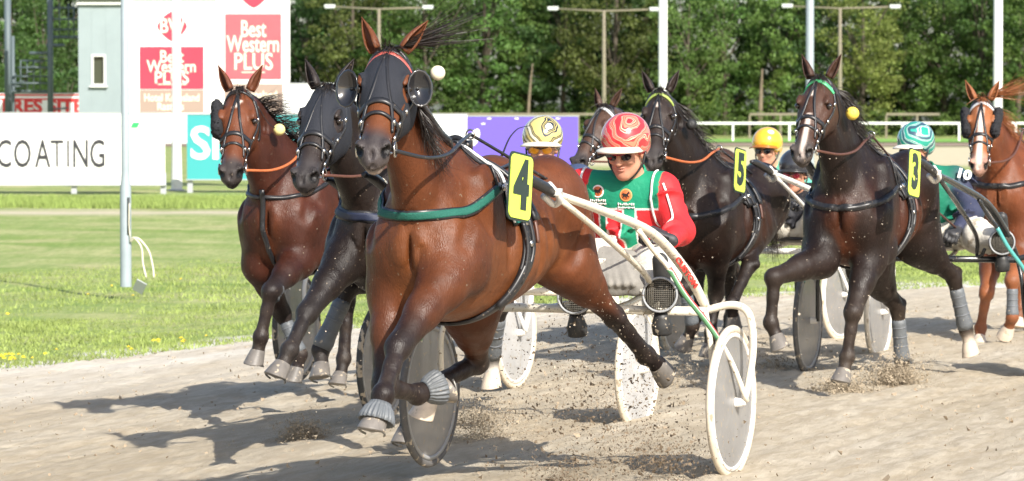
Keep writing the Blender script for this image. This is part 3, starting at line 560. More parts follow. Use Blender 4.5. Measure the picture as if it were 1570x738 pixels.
# steel stair
d = 93; M_STL = mat('grey_green_steel', (.10, .13, .14), .55); c0 = sx(78, d); t = thing('steel_stair', 'dark steel stair tower with landings and railings beside the green tower', 'stair', (c0, d, 0)); P_ = lambda px, py, y=0: V3(sx(px, d) - c0, y, sz(py, d))
def bar(px0, py0, px1, py1, w_=.045, nm='railing', y=0): b = MB(); b.tube([P_(px0, py0, y), P_(px1, py1, y)], w_, 6); b.obj(nm, M_STL, t)
bar(78, 240, 78, -30, .085, 'column'); bar(16, 240, 16, 55, .05, 'column', .6); bar(3, 240, 3, -30, .10, 'column', 1.2)
for i, (x0, y0, x1, y1) in enumerate(((30, 93, 78, 93), (28, 104, 78, 104), (16, 117, 78, 117), (16, 128, 78, 128), (16, 140, 78, 141), (78, 30, 120, 30), (78, 45, 120, 45), (72, 70, 100, 70), (78, 12, 120, 12), (46, 82, 78, 82), (78, 57, 120, 57), (78, 168, 104, 166))): bar(x0, y0, x1, y1, .05 if i in (7, 10, 4, 9) else .028, 'tread' if i in (7, 10, 4, 9) else 'railing', .0 if i % 2 else .5)
for x in (22, 30, 40, 50, 60, 90, 104, 112): bar(x, 140 if x < 78 else 57, x, 92 + (x < 26) * 20 if x < 78 else 5, .018, 'baluster', .3)
for k in range(9): b = MB(); p0 = P_(22 + k * 6, 140 - k * 7.5, .35); b.box(p0, (.13, .8, .03)); b.obj('stair_step', M_STL, t, False)

# ---------------------------------------------------------------- thrown sand
def puff(c, r, n, s0, name='dust_puff', m=None, up=.5):
    P = RNG.normal(size=(n, 3)) * [1, 1, .55]; P *= (np.abs(RNG.normal(size=(n, 1))) * .5 + .35); P = c + P * r; P[:, 2] = np.maximum(P[:, 2], gz(P[:, 0], P[:, 1]) + .004); V, Q = flare(P, RNG.gamma(2, s0, n)); return kind(obj(name, V, Q, m or mat('flying_sand', (.34, .28, .20), .95), smooth=False), 'stuff')
def gpt(px, d): x_ = sx(px, d); return V3(x_, d, float(gz(x_, d)))
puff(gpt(465, 18.6) + V3(0, 0, .03), .085, 12000, .0015); puff(gpt(735, 18.2) + V3(0, 0, .09), .16, 8000, .0015); puff(gpt(1375, 21.0) + V3(0, 0, .05), .115, 14000, .0019); puff(gpt(1290, 20.6) + V3(0, 0, .01), .09, 9000, .0019); puff(gpt(1190, 22.5) + V3(0, 0, .02), .12, 1500, .002); puff(gpt(1030, 21) + V3(0, 0, .06), .18, 1500, .002); puff(gpt(1125, 22) + V3(0, 0, .02), .15, 2000, .002)
# clods thrown up behind the left hind hoof of number 4
n = 6500; t_ = RNG.random(n) ** .8; base = at(1000, 560, 15.9); P = np.stack([base[0] + RNG.normal(-.28, .26, n), 15.9 + RNG.normal(.1, .35, n), np.clip(RNG.normal(.30, .24, n), .01, 1.1)], 1)
P2 = np.stack([base[0] + RNG.normal(-.02, .13, 900), 15.7 + RNG.normal(0, .2, 900), np.abs(RNG.normal(.12, .12, 900))], 1); P = np.vstack([P, P2]); rr = RNG.gamma(1.1, .0023, len(P)) + .0010
V, Q = flare(P, np.minimum(rr, .014)); kind(obj('flying_clods', V, Q, mat('dark_damp_sand', (.16, .12, .08), .95), smooth=False), 'stuff')
puff(gpt(860, 15.6) + V3(0, 0, .02), .10, 1200, .002, m=MATS['dark_damp_sand']); puff(gpt(1020, 15.6) + V3(0, 0, .10), .17, 1500, .002, m=MATS['dark_damp_sand'])
# fine light specks of sand in the air round the dark horses and the muddy wheel
def specks(px0, px1, py0, py1, d, n, seed):
    r = np.random.default_rng(seed); P = np.array([at(r.uniform(px0, px1), r.uniform(py0, py1), d + r.normal(0, .2)) for _ in range(n)]); V, Q = flare(P, r.gamma(2, .0010, n) + .0008); return kind(obj('flying_specks', V, Q, mat('pale_flying_sand', (.50, .42, .32), .9), smooth=False), 'stuff')
specks(1000, 1240, 260, 480, 22.2, 260, 1); specks(1190, 1500, 240, 560, 19.9, 420, 2); specks(830, 1010, 450, 620, 15.0, 200, 3); specks(440, 560, 380, 640, 16.8, 90, 4)

# ---------------------------------------------------------------- horses
def coat_mat(name):
    m = mat(name, (1, 1, 1), .45, noise=.30, scale=9, vcol=True, spec=.25, spots=((.2, .155, .11), 60, .69)); N = m.node_tree.nodes; L = m.node_tree.links; p = N['Principled BSDF']; tc = N.new('ShaderNodeTexCoord')
    def no(sc, st=(1, 1, 1), dt=5, dist=0):
        mp = N.new('ShaderNodeMapping'); mp.inputs['Scale'].default_value = st; L.new(tc.outputs['Object'], mp.inputs[0]); n = N.new('ShaderNodeTexNoise'); n.inputs['Scale'].default_value = sc; n.inputs['Detail'].default_value = dt; n.inputs['Distortion'].default_value = dist; L.new(mp.outputs[0], n.inputs[0]); return n.outputs[0]
    r = N.new('ShaderNodeMapRange'); r.inputs[1].default_value = .3; r.inputs[2].default_value = .7; r.inputs[3].default_value = .30; r.inputs[4].default_value = .62; L.new(no(13, (1, 1, .5), 7), r.inputs[0]); L.new(r.outputs[0], p.inputs['Roughness'])
    prev = None
    for n, d_, s_ in ((no(200, (1, 1, .25), 4), .0026, 1.0), (no(24, (1, 1, .5), 4, .2), .007, .35), (no(7, (1, 1, .6), 2, .6), .03, .35)):
        b = N.new('ShaderNodeBump'); b.inputs['Distance'].default_value = d_; b.inputs['Strength'].default_value = s_; L.new(n, b.inputs['Height'])
        if prev: L.new(prev, b.inputs['Normal'])
        prev = b.outputs[0]
    L.new(prev, p.inputs['Normal']); return m
M_COAT = coat_mat('horse_coat'); M_HAIRB = mat('black_hair', (.022, .016, .013), .45); M_HAIRC = mat('chestnut_hair', (.26, .09, .03), .5)
M_INEAR = mat('inner_ear', (.16, .07, .045), .8)
def hoof(parent, P, D, fr, m, s=1.0, name='hoof'):
    """P top centre of the coronet, D down the pastern, fr towards the toe"""
    z = nrm(D); x = nrm(fr - z * (fr @ z)); y = np.cross(z, x); b = MB(); V = []; seg = 20; prof = [(.042, -.006, 0), (.045, .0, .0), (.053, .032, .010), (.060, .066, .020), (.061, .071, .021), (.045, .072, .012), (.012, .066, 0)]
    for r, t, sh in prof:
        for k in range(seg):
            a = 2 * math.pi * k / seg; r2 = r * (1 if math.cos(a) > -.3 else .88)
            V.append(P + s * (z * (t - .020 * math.cos(a) * (t / .07) * -.6) + x * (r2 * math.cos(a) + sh) + y * r2 * .93 * math.sin(a)))
    n = len(prof); Fc = [(i * seg + k, i * seg + (k + 1) % seg, (i + 1) * seg + (k + 1) % seg, (i + 1) * seg + k) for i in range(n - 1) for k in range(seg)]
    Fc.append(tuple((n - 1) * seg + k for k in range(seg))); b.add(V, Fc); o = b.obj(name, m, parent)
    sh = MB(); R = np.stack([x, y, z], 1)     # the shoe
    sh.tube([P + s * (z * .0745 + x * (.056 * math.cos(a) + .016) + y * .05 * math.sin(a)) for a in np.linspace(-2.3, 2.3, 18)], .0045 * s, 6)
    sh.obj('horseshoe', mat('worn_steel', (.25, .24, .22), .5, .8), o); return o
def bell(parent, P, D, m=None, s=1.0):
    """ribbed bell boot round the pastern"""
    z = nrm(D); R = Raxis(z); seg = 110; V = []; prof = [(.040, -.012), (.044, -.014), (.046, -.002), (.058, .012), (.070, .045), (.074, .066), (.070, .068), (.060, .03)]
    for i, (r, t) in enumerate(prof):
        for k in range(seg):
            a = 2 * math.pi * k / seg; rr = r * (1 + (.055 * math.cos(a * 22) if 2 <= i <= 5 else 0)); V.append(P + s * (R @ V3(rr * math.cos(a), rr * math.sin(a), t)))
    n = len(prof); Fc = [(i * seg + k, i * seg + (k + 1) % seg, (i + 1) * seg + (k + 1) % seg, (i + 1) * seg + k) for i in range(n - 1) for k in range(seg)]
    return obj('bell_boot', V, Fc, m or M_GREYBOOT, parent)
def legboot(parent, A, B, r1, r2, m=None, front=None):
    m = m or M_GREYBOOT; P = [A + (B - A) * t for t in np.linspace(0, 1, 9)]; b = MB()
    rr = np.array([r1 * .95, r1 * 1.04, r1, (r1 * 2 + r2) / 3 * .97, (r1 + r2) / 2 * .96, (r1 + r2 * 2) / 3 * .98, r2, r2 * 1.1, r2 * 1.02]); b.tube(P, rr, 16); o = b.obj('leg_boot', m, parent)
    st = MB(); R = Raxis(B - A)
    for t in (.2, .42, .64, .86):
        c = A + (B - A) * t; r = (r1 + (r2 - r1) * t) * .97; st.lathe([(r, -.004), (r + .003, -.0035), (r + .003, .0035), (r, .004)], c, R, 16)
    st.obj('boot_strap', mat('dark_grey_strap', (.14, .15, .165), .6), o); return o
def hair(root, name, roots, dirs, length, m, n, spread=.3, droop=.3, r=.0022, wave=.03):
    V = []; Fc = []; roots = np.asarray(roots, float)
    for i in range(n):
        t = random.random() * (len(roots) - 1); a = int(t); p = roots[a] + (roots[min(a + 1, len(roots) - 1)] - roots[a]) * (t - a)
        d0 = np.asarray(dirs[min(int(t / max(1, len(roots) - 1) * len(dirs)), len(dirs) - 1)], float); d = nrm(nrm(d0) + RNG.normal(size=3) * spread); ln = length * random.uniform(.55, 1.1)
        s = nrm(np.cross(d, RNG.normal(size=3))); c = len(V); K = 7; ph = random.random() * 6; q = p.copy()
        for j in range(K):
            u = j / (K - 1); wv = s * math.sin(ph + u * 5) * wave * u; e = nrm(np.cross(d, s)) * r * (1 - u * .85)
            V += [q + wv - e, q + wv + e]; d = nrm(d + V3(0, 0, -droop / K)); q = q + d * ln / (K - 1)
        Fc += [(c + 2 * j, c + 2 * j + 1, c + 2 * j + 3, c + 2 * j + 2) for j in range(K - 1)]
    return obj(name, V, Fc, m, root)
SINK = {}
def horse(key, label, O, deg, pal, head, legs, vox=.013, neckr=1.0, mane=None, girth=1.0, trunk_dz=0, tail=True, hooves='gggg', boots={}, star=None, detail=True):
    FR = Frame(O, deg); rt = thing('horse', label, 'horse', O, FR.rz, 'trotting horses in the race'); c = pal['coat']; pt = pal['points']; mz = pal.get('muzzle', pt); bl = pal.get('belly', c)
    B = Body(); dz = trunk_dz
    def tz(q):     # trunk colour: darker topline, warmer flank
        u = np.clip((q[:, 2] - .86) / .5, 0, 1)[:, None]; return np.asarray(bl) * (1 - u) + np.asarray(c) * u
    def S(f, top, bot, w_, e=0): return (f, (top + bot) / 2 + dz, w_ * girth, (top - bot) / 2, e)
    B.loft((0, 0, 0), np.eye(3), [S(-.90, 1.22, 1.07, .07), S(-.84, 1.31, 1.0, .16), S(-.72, 1.385, .94, .225, -.1), S(-.58, 1.415, .92, .25, -.1), S(-.4, 1.41, .90, .262, -.1), S(-.2, 1.40, .84, .29, -.08), S(.02, 1.42, .79, .298, -.1), S(.2, 1.465, .77, .285, -.18), S(.36, 1.53, .77, .255, -.3), S(.5, 1.50, .79, .235, -.3), S(.6, 1.42, .83, .21, -.2), S(.69, 1.3, .91, .165), S(.745, 1.2, 1.0, .08)], colf=tz, k=.05)
    # head and neck placed from their landmarks
    PO = FR.UF(head['poll'][0], head['poll'][1], head['poll'][2]); MU = FR.UF(head['muz'][0], head['muz'][1], head['muz'][2])
    ax = nrm(MU - PO); up = V3(0, 0, 1) + V3(*head.get('roll', (0, 0, 0))); R = basis(ax, nrm(up)); hs = head.get('s', np.linalg.norm(MU - PO) / .60); hs = min(max(hs, .86), 1.08)
    HO = MU - ax * .60 * hs
    def H(x, y, z): return HO + R @ (V3(x, y, z) * hs)
    nb = V3(.40, 0, 1.16 + dz); ne = H(.03, 0, -.09); na = ne - nb; nl = np.linalg.norm(na); NR = basis(na)
    bend = head.get('bend', .05)
    nk = [(-.1 * nl, 0, .19, .31, -.1), (0, 0, .185, .30, -.1), (.25 * nl, bend * .7, .14 * neckr, .235, -.15), (.5 * nl, bend, .10 * neckr, .19, -.15), (.75 * nl, bend * .7, .085 * neckr, .155, -.1), (1.0 * nl, 0, .076, .13, 0), (1.06 * nl, 0, .06, .10, 0)]
    B.loft(nb, NR, nk, col=c, k=.07)
    B.cone(nb + V3(.12, 0, -.1), ne + (nb - ne) * .25 + NR @ V3(0, 0, -.10), .11, .055, c, k=.06)     # windpipe line
    hcol = pal.get('head', c); mc = np.asarray(mz)
    def hc(q):
        x = q[:, 0] / hs; t = np.clip((x - pal.get('mzs', .44)) / .10, 0, 1)[:, None]; t = t * t * (3 - 2 * t); o = np.asarray(hcol) * (1 - t) + mc * t
        if star:
            for (x0, x1, y0, y1, wd) in star:
                u = np.clip((x - x0) / (x1 - x0), 0, 1); yc = y0 + (y1 - y0) * u; dd = np.maximum(np.abs(q[:, 1] / hs - yc) - wd, np.maximum(x0 - x, x - x1)); m_ = np.clip(.5 - dd / .012, 0, 1) * (q[:, 2] / hs > -.05)
                o = o * (1 - m_[:, None]) + np.array([.62, .52, .46]) * m_[:, None]
        return o
    def hl(x, top, bot, w_, e=0): return (x * hs, (top + bot) / 2 * hs, w_ * hs, (top - bot) / 2 * hs, e)
    B.loft(HO, R, [hl(-.07, .0, -.12, .03), hl(-.03, .035, -.17, .074), hl(.05, .055, -.235, .098), hl(.13, .062, -.262, .106, .14), hl(.20, .056, -.262, .106, .2), hl(.27, .04, -.235, .09, .15), hl(.34, .026, -.185, .074, .1), hl(.42, .014, -.148, .063), hl(.50, .006, -.135, .060), hl(.555, .0, -.135, .063, -.1), hl(.595, -.012, -.125, .057, -.1), hl(.625, -.04, -.105, .032)], colf=hc, k=.025)
    NST = []
    for sg in (-1, 1):
        B.ell(H(.13, sg * .062, -.155), V3(.105, .038, .10) * hs, hcol, R, .03)             # cheek
        B.ell(H(.175, sg * .092, .030), V3(.042, .018, .015) * hs, hcol, R, .018)             # brow
        B.cone(H(.24, sg * .085, -.035), H(.40, sg * .058, -.045), .014 * hs, .009 * hs, hcol, .02)
        B.ell(H(.20, sg * .122, -.004), V3(.027, .016, .019) * hs, hcol, R, .008, cut=True)     # eye socket
        B.ell(H(.565, sg * .052, -.030), V3(.040, .024, .032) * hs, mz, R, .016)             # nostril wing
        B.ell(H(.590, sg * .064, -.030), V3(.032, .026, .021) * hs, mz, R, .006, cut=True); NST.append(B.cuts[-1])
    B.ell(H(.585, 0, -.120), V3(.034, .034, .022) * hs, pal.get('lip', mz), R, .014)               # lower lip
    B.ell(H(.60, 0, -.062), V3(.028, .042, .03) * hs, mz, R, .02)
    B.ell(H(.61, 0, -.096), V3(.042, .08, .0055) * hs, mz, R, .006, cut=True); B.ell(H(.622, 0, -.02), V3(.03, .010, .028) * hs, mz, R, .014, cut=True)                # mouth line
    # shoulders, haunches
    LG = {}
    for nm, lat in (('LF', .13), ('RF', -.13), ('LH', .14), ('RH', -.14)):
        sg = 1 if lat > 0 else -1; q = legs.get(nm)
        fore = nm[1] == 'F'
        if q is None:
            J = [V3(.42, lat, .93 + dz), V3(.46, lat, .50), V3(.45, lat * .9, .2), V3(.52, lat * .9, .03)] if fore else [V3(-.40, sg * .16, .96 + dz), V3(-.72, lat, .56), V3(-.66, lat, .2), V3(-.58, lat, .03)]
        else:
            e = FR.UL(q[0][0], q[0][1], q[0][2] if len(q[0]) > 2 else lat); ln = (.40, .27, .15) if fore else (.44, .36, .16)
            e[0] = np.clip(e[0], *((.36, .72) if fore else (-.62, -.22)))
            J = [e]
            for (qq, l_) in zip(q[1:], ln): J.append(FR.bone(J[-1], qq[0], qq[1], l_, qq[2] if len(qq) > 2 else lat * .85))
        LG[nm] = J
        if fore:
            sh = V3(.56, sg * .13, 1.10 + dz); el = J[0]
            B.ell((.42, sg * .185, 1.20 + dz), (.16, .062, .25), c, basis((1, 0, .45)), .06)        # shoulder blade
            B.ell((.60, sg * .105, 1.06 + dz), (.13, .10, .16), c, None, .06)                      # breast muscle
            B.cone(sh, el, .125, .095, c, .07); B.ell((sh + el) / 2 + V3(-.1, sg * .045, .05), (.13, .055, .15), c, None, .05)
            d1 = nrm(J[1] - el)
            B.cone(el - d1 * .02, el + (J[1] - el) * .45, .104, .072, c, .05)
            B.cone(el + (J[1] - el) * .4, J[1], .073, .049, tuple(np.array(c) * .6 + np.array(pt) * .4), .03, col2=pt)
            fx = nrm(np.cross((0, 1, 0), d1)); B.ell(el + d1 * .12 + (fx if fx[0] > 0 else -fx) * .025, (.05, .05, .11), c, basis(d1)[:, [1, 2, 0]], .04)
            B.ell(J[1], (.050, .047, .062), pt, basis(d1)[:, [1, 2, 0]], .035)
        else:
            st = J[0]; hip = V3(-.52, sg * .13, 1.24 + dz); bt = V3(-.80, sg * .115, 1.16 + dz); gas = st + (J[1] - st) * .5
            B.ell(hip, (.24, .13, .22), c, None, .07); B.cone(hip, st, .19, .135, c, .08); B.cone(bt, gas, .12, .07, c, .08)
            B.cone((hip + bt) / 2, (st + gas) / 2, .15, .10, c, .07)
            d1 = nrm(J[1] - st); B.cone(st, gas, .12, .075, c, .05); B.cone(gas, J[1], .072, .044, c, .03, col2=pt)
            dd = nrm(J[2] - J[1]); back = -nrm(nrm(st - J[1]) + nrm(J[2] - J[1])) if np.linalg.norm(np.cross(d1, dd)) > .1 else V3(-1, 0, 0)
            B.ell(J[1], (.055, .042, .06), pt, basis(dd)[:, [2, 1, 0]], .02)
            B.cone(J[1] + back * .055, J[1] + (st - J[1]) * .35 + back * .045, .024, .018, pt, .025, col2=c)     # Achilles tendon
            B.cone(J[1] + back * .05, J[1], .030, .035, pt, .02)
        fo = 1 if fore else 1.12; d2 = nrm(J[2] - J[1]); fr = d2
        B.cone(J[1] + d2 * .02, J[1] + (J[2] - J[1]) * .45, .043 * fo, .033 * fo, pt, .02); B.cone(J[1] + (J[2] - J[1]) * .4, J[2], .033 * fo, .036 * fo, pt, .02)
        bk_ = nrm(np.cross(d2, (0, 1, 0))); bk_ = bk_ if bk_ @ V3(-1, 0, -.3) > 0 else -bk_
        B.cone(J[1] + d2 * .05 + bk_ * .024, J[2] - d2 * .02 + bk_ * .022, .015 * fo, .016 * fo, pt, .012); B.ell(J[2] + bk_ * .024, (.022, .028, .024), pt, None, .015)
        if fore: B.ell(J[1] + bk_ * .038, (.018, .026, .026), pt, None, .015); B.ell(J[1] + d2 * .03, (.040, .041, .03), pt, None, .015)
        # pastern and coronet
        d3 = nrm(J[3] - J[2]); cor = J[2] + (J[3] - J[2]) * .55
        side = np.cross(d2, d3); B.ell(J[2], (.046, .043, .050), pt, basis(d3)[:, [1, 2, 0]], .02)
        pc = pal.get('sock', {}).get(nm, pt)
        B.cone(J[2], cor, .038, .034, pt, .02, col2=pc); B.cone(cor - d3 * .02, cor + d3 * .004, .033, .040, pc, .015)
        fwd = V3(1, 0, 0); tw = nrm(fwd - d3 * (fwd @ d3)) if abs(fwd @ d3) < .85 else nrm(V3(0, 0, 1) - d3 * d3[2])
        if fwd @ d3 < -.5: tw = -nrm(V3(0, 0, 1) - d3 * d3[2])
        if fwd @ d3 > .5 and abs(fwd @ d3) >= .85: tw = nrm(V3(0, 0, 1) - d3 * d3[2])
        i = ('LF', 'RF', 'LH', 'RH').index(nm); hoof(rt, cor, d3, tw, M_HOOFW if hooves[i] == 'w' else M_HOOFG, 1.06)
        for bt_ in boots.get(nm, []):
            if bt_ == 'bell': bell(rt, cor - d3 * .035, d3)
            if bt_ == 'shin': legboot(rt, J[1] + (J[2] - J[1]) * .20, J[1] + (J[2] - J[1]) * .97, .041 * fo, .044 * fo)
            if bt_ == 'knee': legboot(rt, J[1] + (J[0] - J[1]) * .16, J[1] + (J[2] - J[1]) * .14, .058, .052)
    # grooves that shape the chest, flank and jaw
    B.ell((.79, 0, 1.06 + dz), (.07, .014, .11), c, None, .05, cut=True)
    for sg in (-1, 1):
        e0 = LG['LF' if sg > 0 else 'RF'][0]
        for a_, b_, r_, k_ in (((.56, .295, 1.40), (.70, .235, 1.12), .030, .045), ((.22, .33, 1.34), (.30, .335, 1.02), .022, .05), ((-.56, .315, 1.2), (-.42, .31, .98), .020, .05)):
            p0 = B.snap(np.array([(a_[0], sg * a_[1], a_[2] + dz), (b_[0], sg * b_[1], b_[2] + dz)]), .012, 6); B.cone(p0[0], p0[1], r_, r_ * .7, c, k_); B.cuts.append(B.pr.pop())
        B.ell((e0[0] - .14, sg * .20, e0[2] + .06), (.10, .07, .09), c, None, .05)          # triceps above the elbow
        for q_ in ((.0, .95), (-.10, 1.0), (-.2, 1.04)): p0 = B.snap(np.array([(q_[0], sg * .33, 1.25 + dz), (q_[0] - .05, sg * .3, q_[1] + dz)]), .014, 6); B.cone(p0[0], p0[1], .016, .013, c, .035); B.cuts.append(B.pr.pop())
        j0, j1 = nb + na * .08 + NR @ V3(0, sg * .2, -.06), nb + na * .8 + NR @ V3(0, sg * .12, -.045); p0 = B.snap(np.array([j0, j1]), .012, 6); B.cone(p0[0], p0[1], .024, .014, c, .05); B.cuts.append(B.pr.pop())
        B.ell((-.34, sg * .34, 1.16 + dz), (.07, .075, .13), c, basis((1, 0, -.6)), .07, cut=True)
        B.ell(H(.03, sg * .118, -.17), V3(.05, .02, .09) * hs, c, R, .03, cut=True)
    V, Q, Cc = B.mesh(vox)
    for p_ in NST: Cc[p_.dist(V) < .006] = (.006, .005, .005)
    gr = np.clip((.80 - V[:, 2]) / .6, 0, 1) * np.clip(vnoise(V[:, 0] * 1.0 + V[:, 1] * .7, V[:, 2], .035, 3) * .6 + vnoise(V[:, 0], V[:, 2] + V[:, 1], .012, 5) * .6 - .35, 0, 1) * .22
    Cc = Cc * (1 - gr[:, None]) + np.array([.25, .20, .145]) * gr[:, None]      # dried track sand on legs and belly
    dk = .72 + .56 * vnoise(V[:, 0] + V[:, 1], V[:, 2], .16, 9); Cc = Cc * dk[:, None]
    obj('body', V, Q, M_COAT, rt, True, Cc)
    # eyes, ears
    for sg in (-1, 1):
        e = MB(); e.lathe([(.0005, .019), (.009, .0165), (.015, .011), (.0185, 0), (.015, -.01), (.001, -.018)], H(.20, sg * .101, -.004), Raxis(R[:, 1] * sg), 16); e.obj('eye', M_EYE, rt)
        base = H(-.015, sg * .060, .035); tipd = nrm(R @ (V3(*head.get('earL' if sg > 0 else 'earR', (-.75, .42, .5))) * V3(1, sg, 1)))
        el = .165 * hs; out = nrm(R @ V3(.75, sg * .35, .45)); out = nrm(out - tipd * (out @ tipd)); sdv = np.cross(tipd, out); Vv = []; K = 12; Sg = 11
        for j in range(K):
            u = j / (K - 1); wr = .031 * math.sin(math.pi * min(1, .30 + .70 * u)) ** .8 * hs * (1 - u ** 4 * .6) + .0015; cc = base + tipd * el * u + sdv * 0
            for kk in range(Sg):
                a = math.radians(-140 + 280 * kk / (Sg - 1)) + math.pi; cl = .35 + .65 * (1 - u) ** .5
                Vv.append(cc + wr * (math.cos(a) * out * (1 if u < .3 else .8) + math.sin(a) * sdv * 1.0))
        fc = [(j * Sg + k, j * Sg + k + 1, (j + 1) * Sg + k + 1, (j + 1) * Sg + k) for j in range(K - 1) for k in range(Sg - 1)]
        er = obj('ear', Vv, fc, M_COAT, rt, True, np.tile(np.asarray(pal.get('ear', hcol)), (len(Vv), 1)))
        mo = er.modifiers.new('s', 'SOLIDIFY'); mo.thickness = .005
    mh = pal.get('hair', M_HAIRB)
    nn = [nb + na * t + NR @ V3(0, 0, 1) * .0 for t in np.linspace(.15, 1, 8)]
    crest = B.snap(np.array([p + NR[:, 2] * .3 for p in nn]), 0, 12)
    md = mane or [(-.3, .6, -.25)]
    hair(rt, 'mane', crest, md, .22, mh, 700 if detail else 420, .22, .8)
    hair(rt, 'forelock', [H(-.03, -.02, .045), H(-.03, .02, .045)], [R @ V3(.55, .1, .35)], .15, mh, 60, .3, .6)
    if head.get('fly'): hair(rt, 'flying_forelock', [H(-.04, .03, .04), H(-.09, .04, 0)], [head['fly']], .36, mh, 130, .17, -.1)
    if head.get('plug'):
        qx, qy, qf, qr, qm = head['plug']; q = FR.UF(qx, qy, qf); pb = MB(); pb.lathe([(.001, -qr), (qr * .7, -qr * .75), (qr, -.1 * qr), (qr * .85, qr * .55), (qr * .3, qr * .9), (.001, qr * .8)], q, Raxis((1, .3, .2)), 18); pb.obj('ear_plug_ball', qm, rt)
        pb = MB(); pb.tube([H(.03, .1, -.05), (H(.03, .1, -.05) + q) / 2 + V3(0, 0, -.03), q], .0025, 5, 5); pb.obj('plug_cord', M_LEATHER, rt)
    if tail: hair(rt, 'tail', [V3(-.88, -.03, 1.30 + dz), V3(-.90, .03, 1.22 + dz)], [(-.55, 0, -.35)], .62, mh, 420, .07, .9, .003)
    return dict(root=rt, B=B, H=H, R=R, FR=FR, LG=LG, hs=hs, nb=nb, NR=NR, na=na, dz=dz)
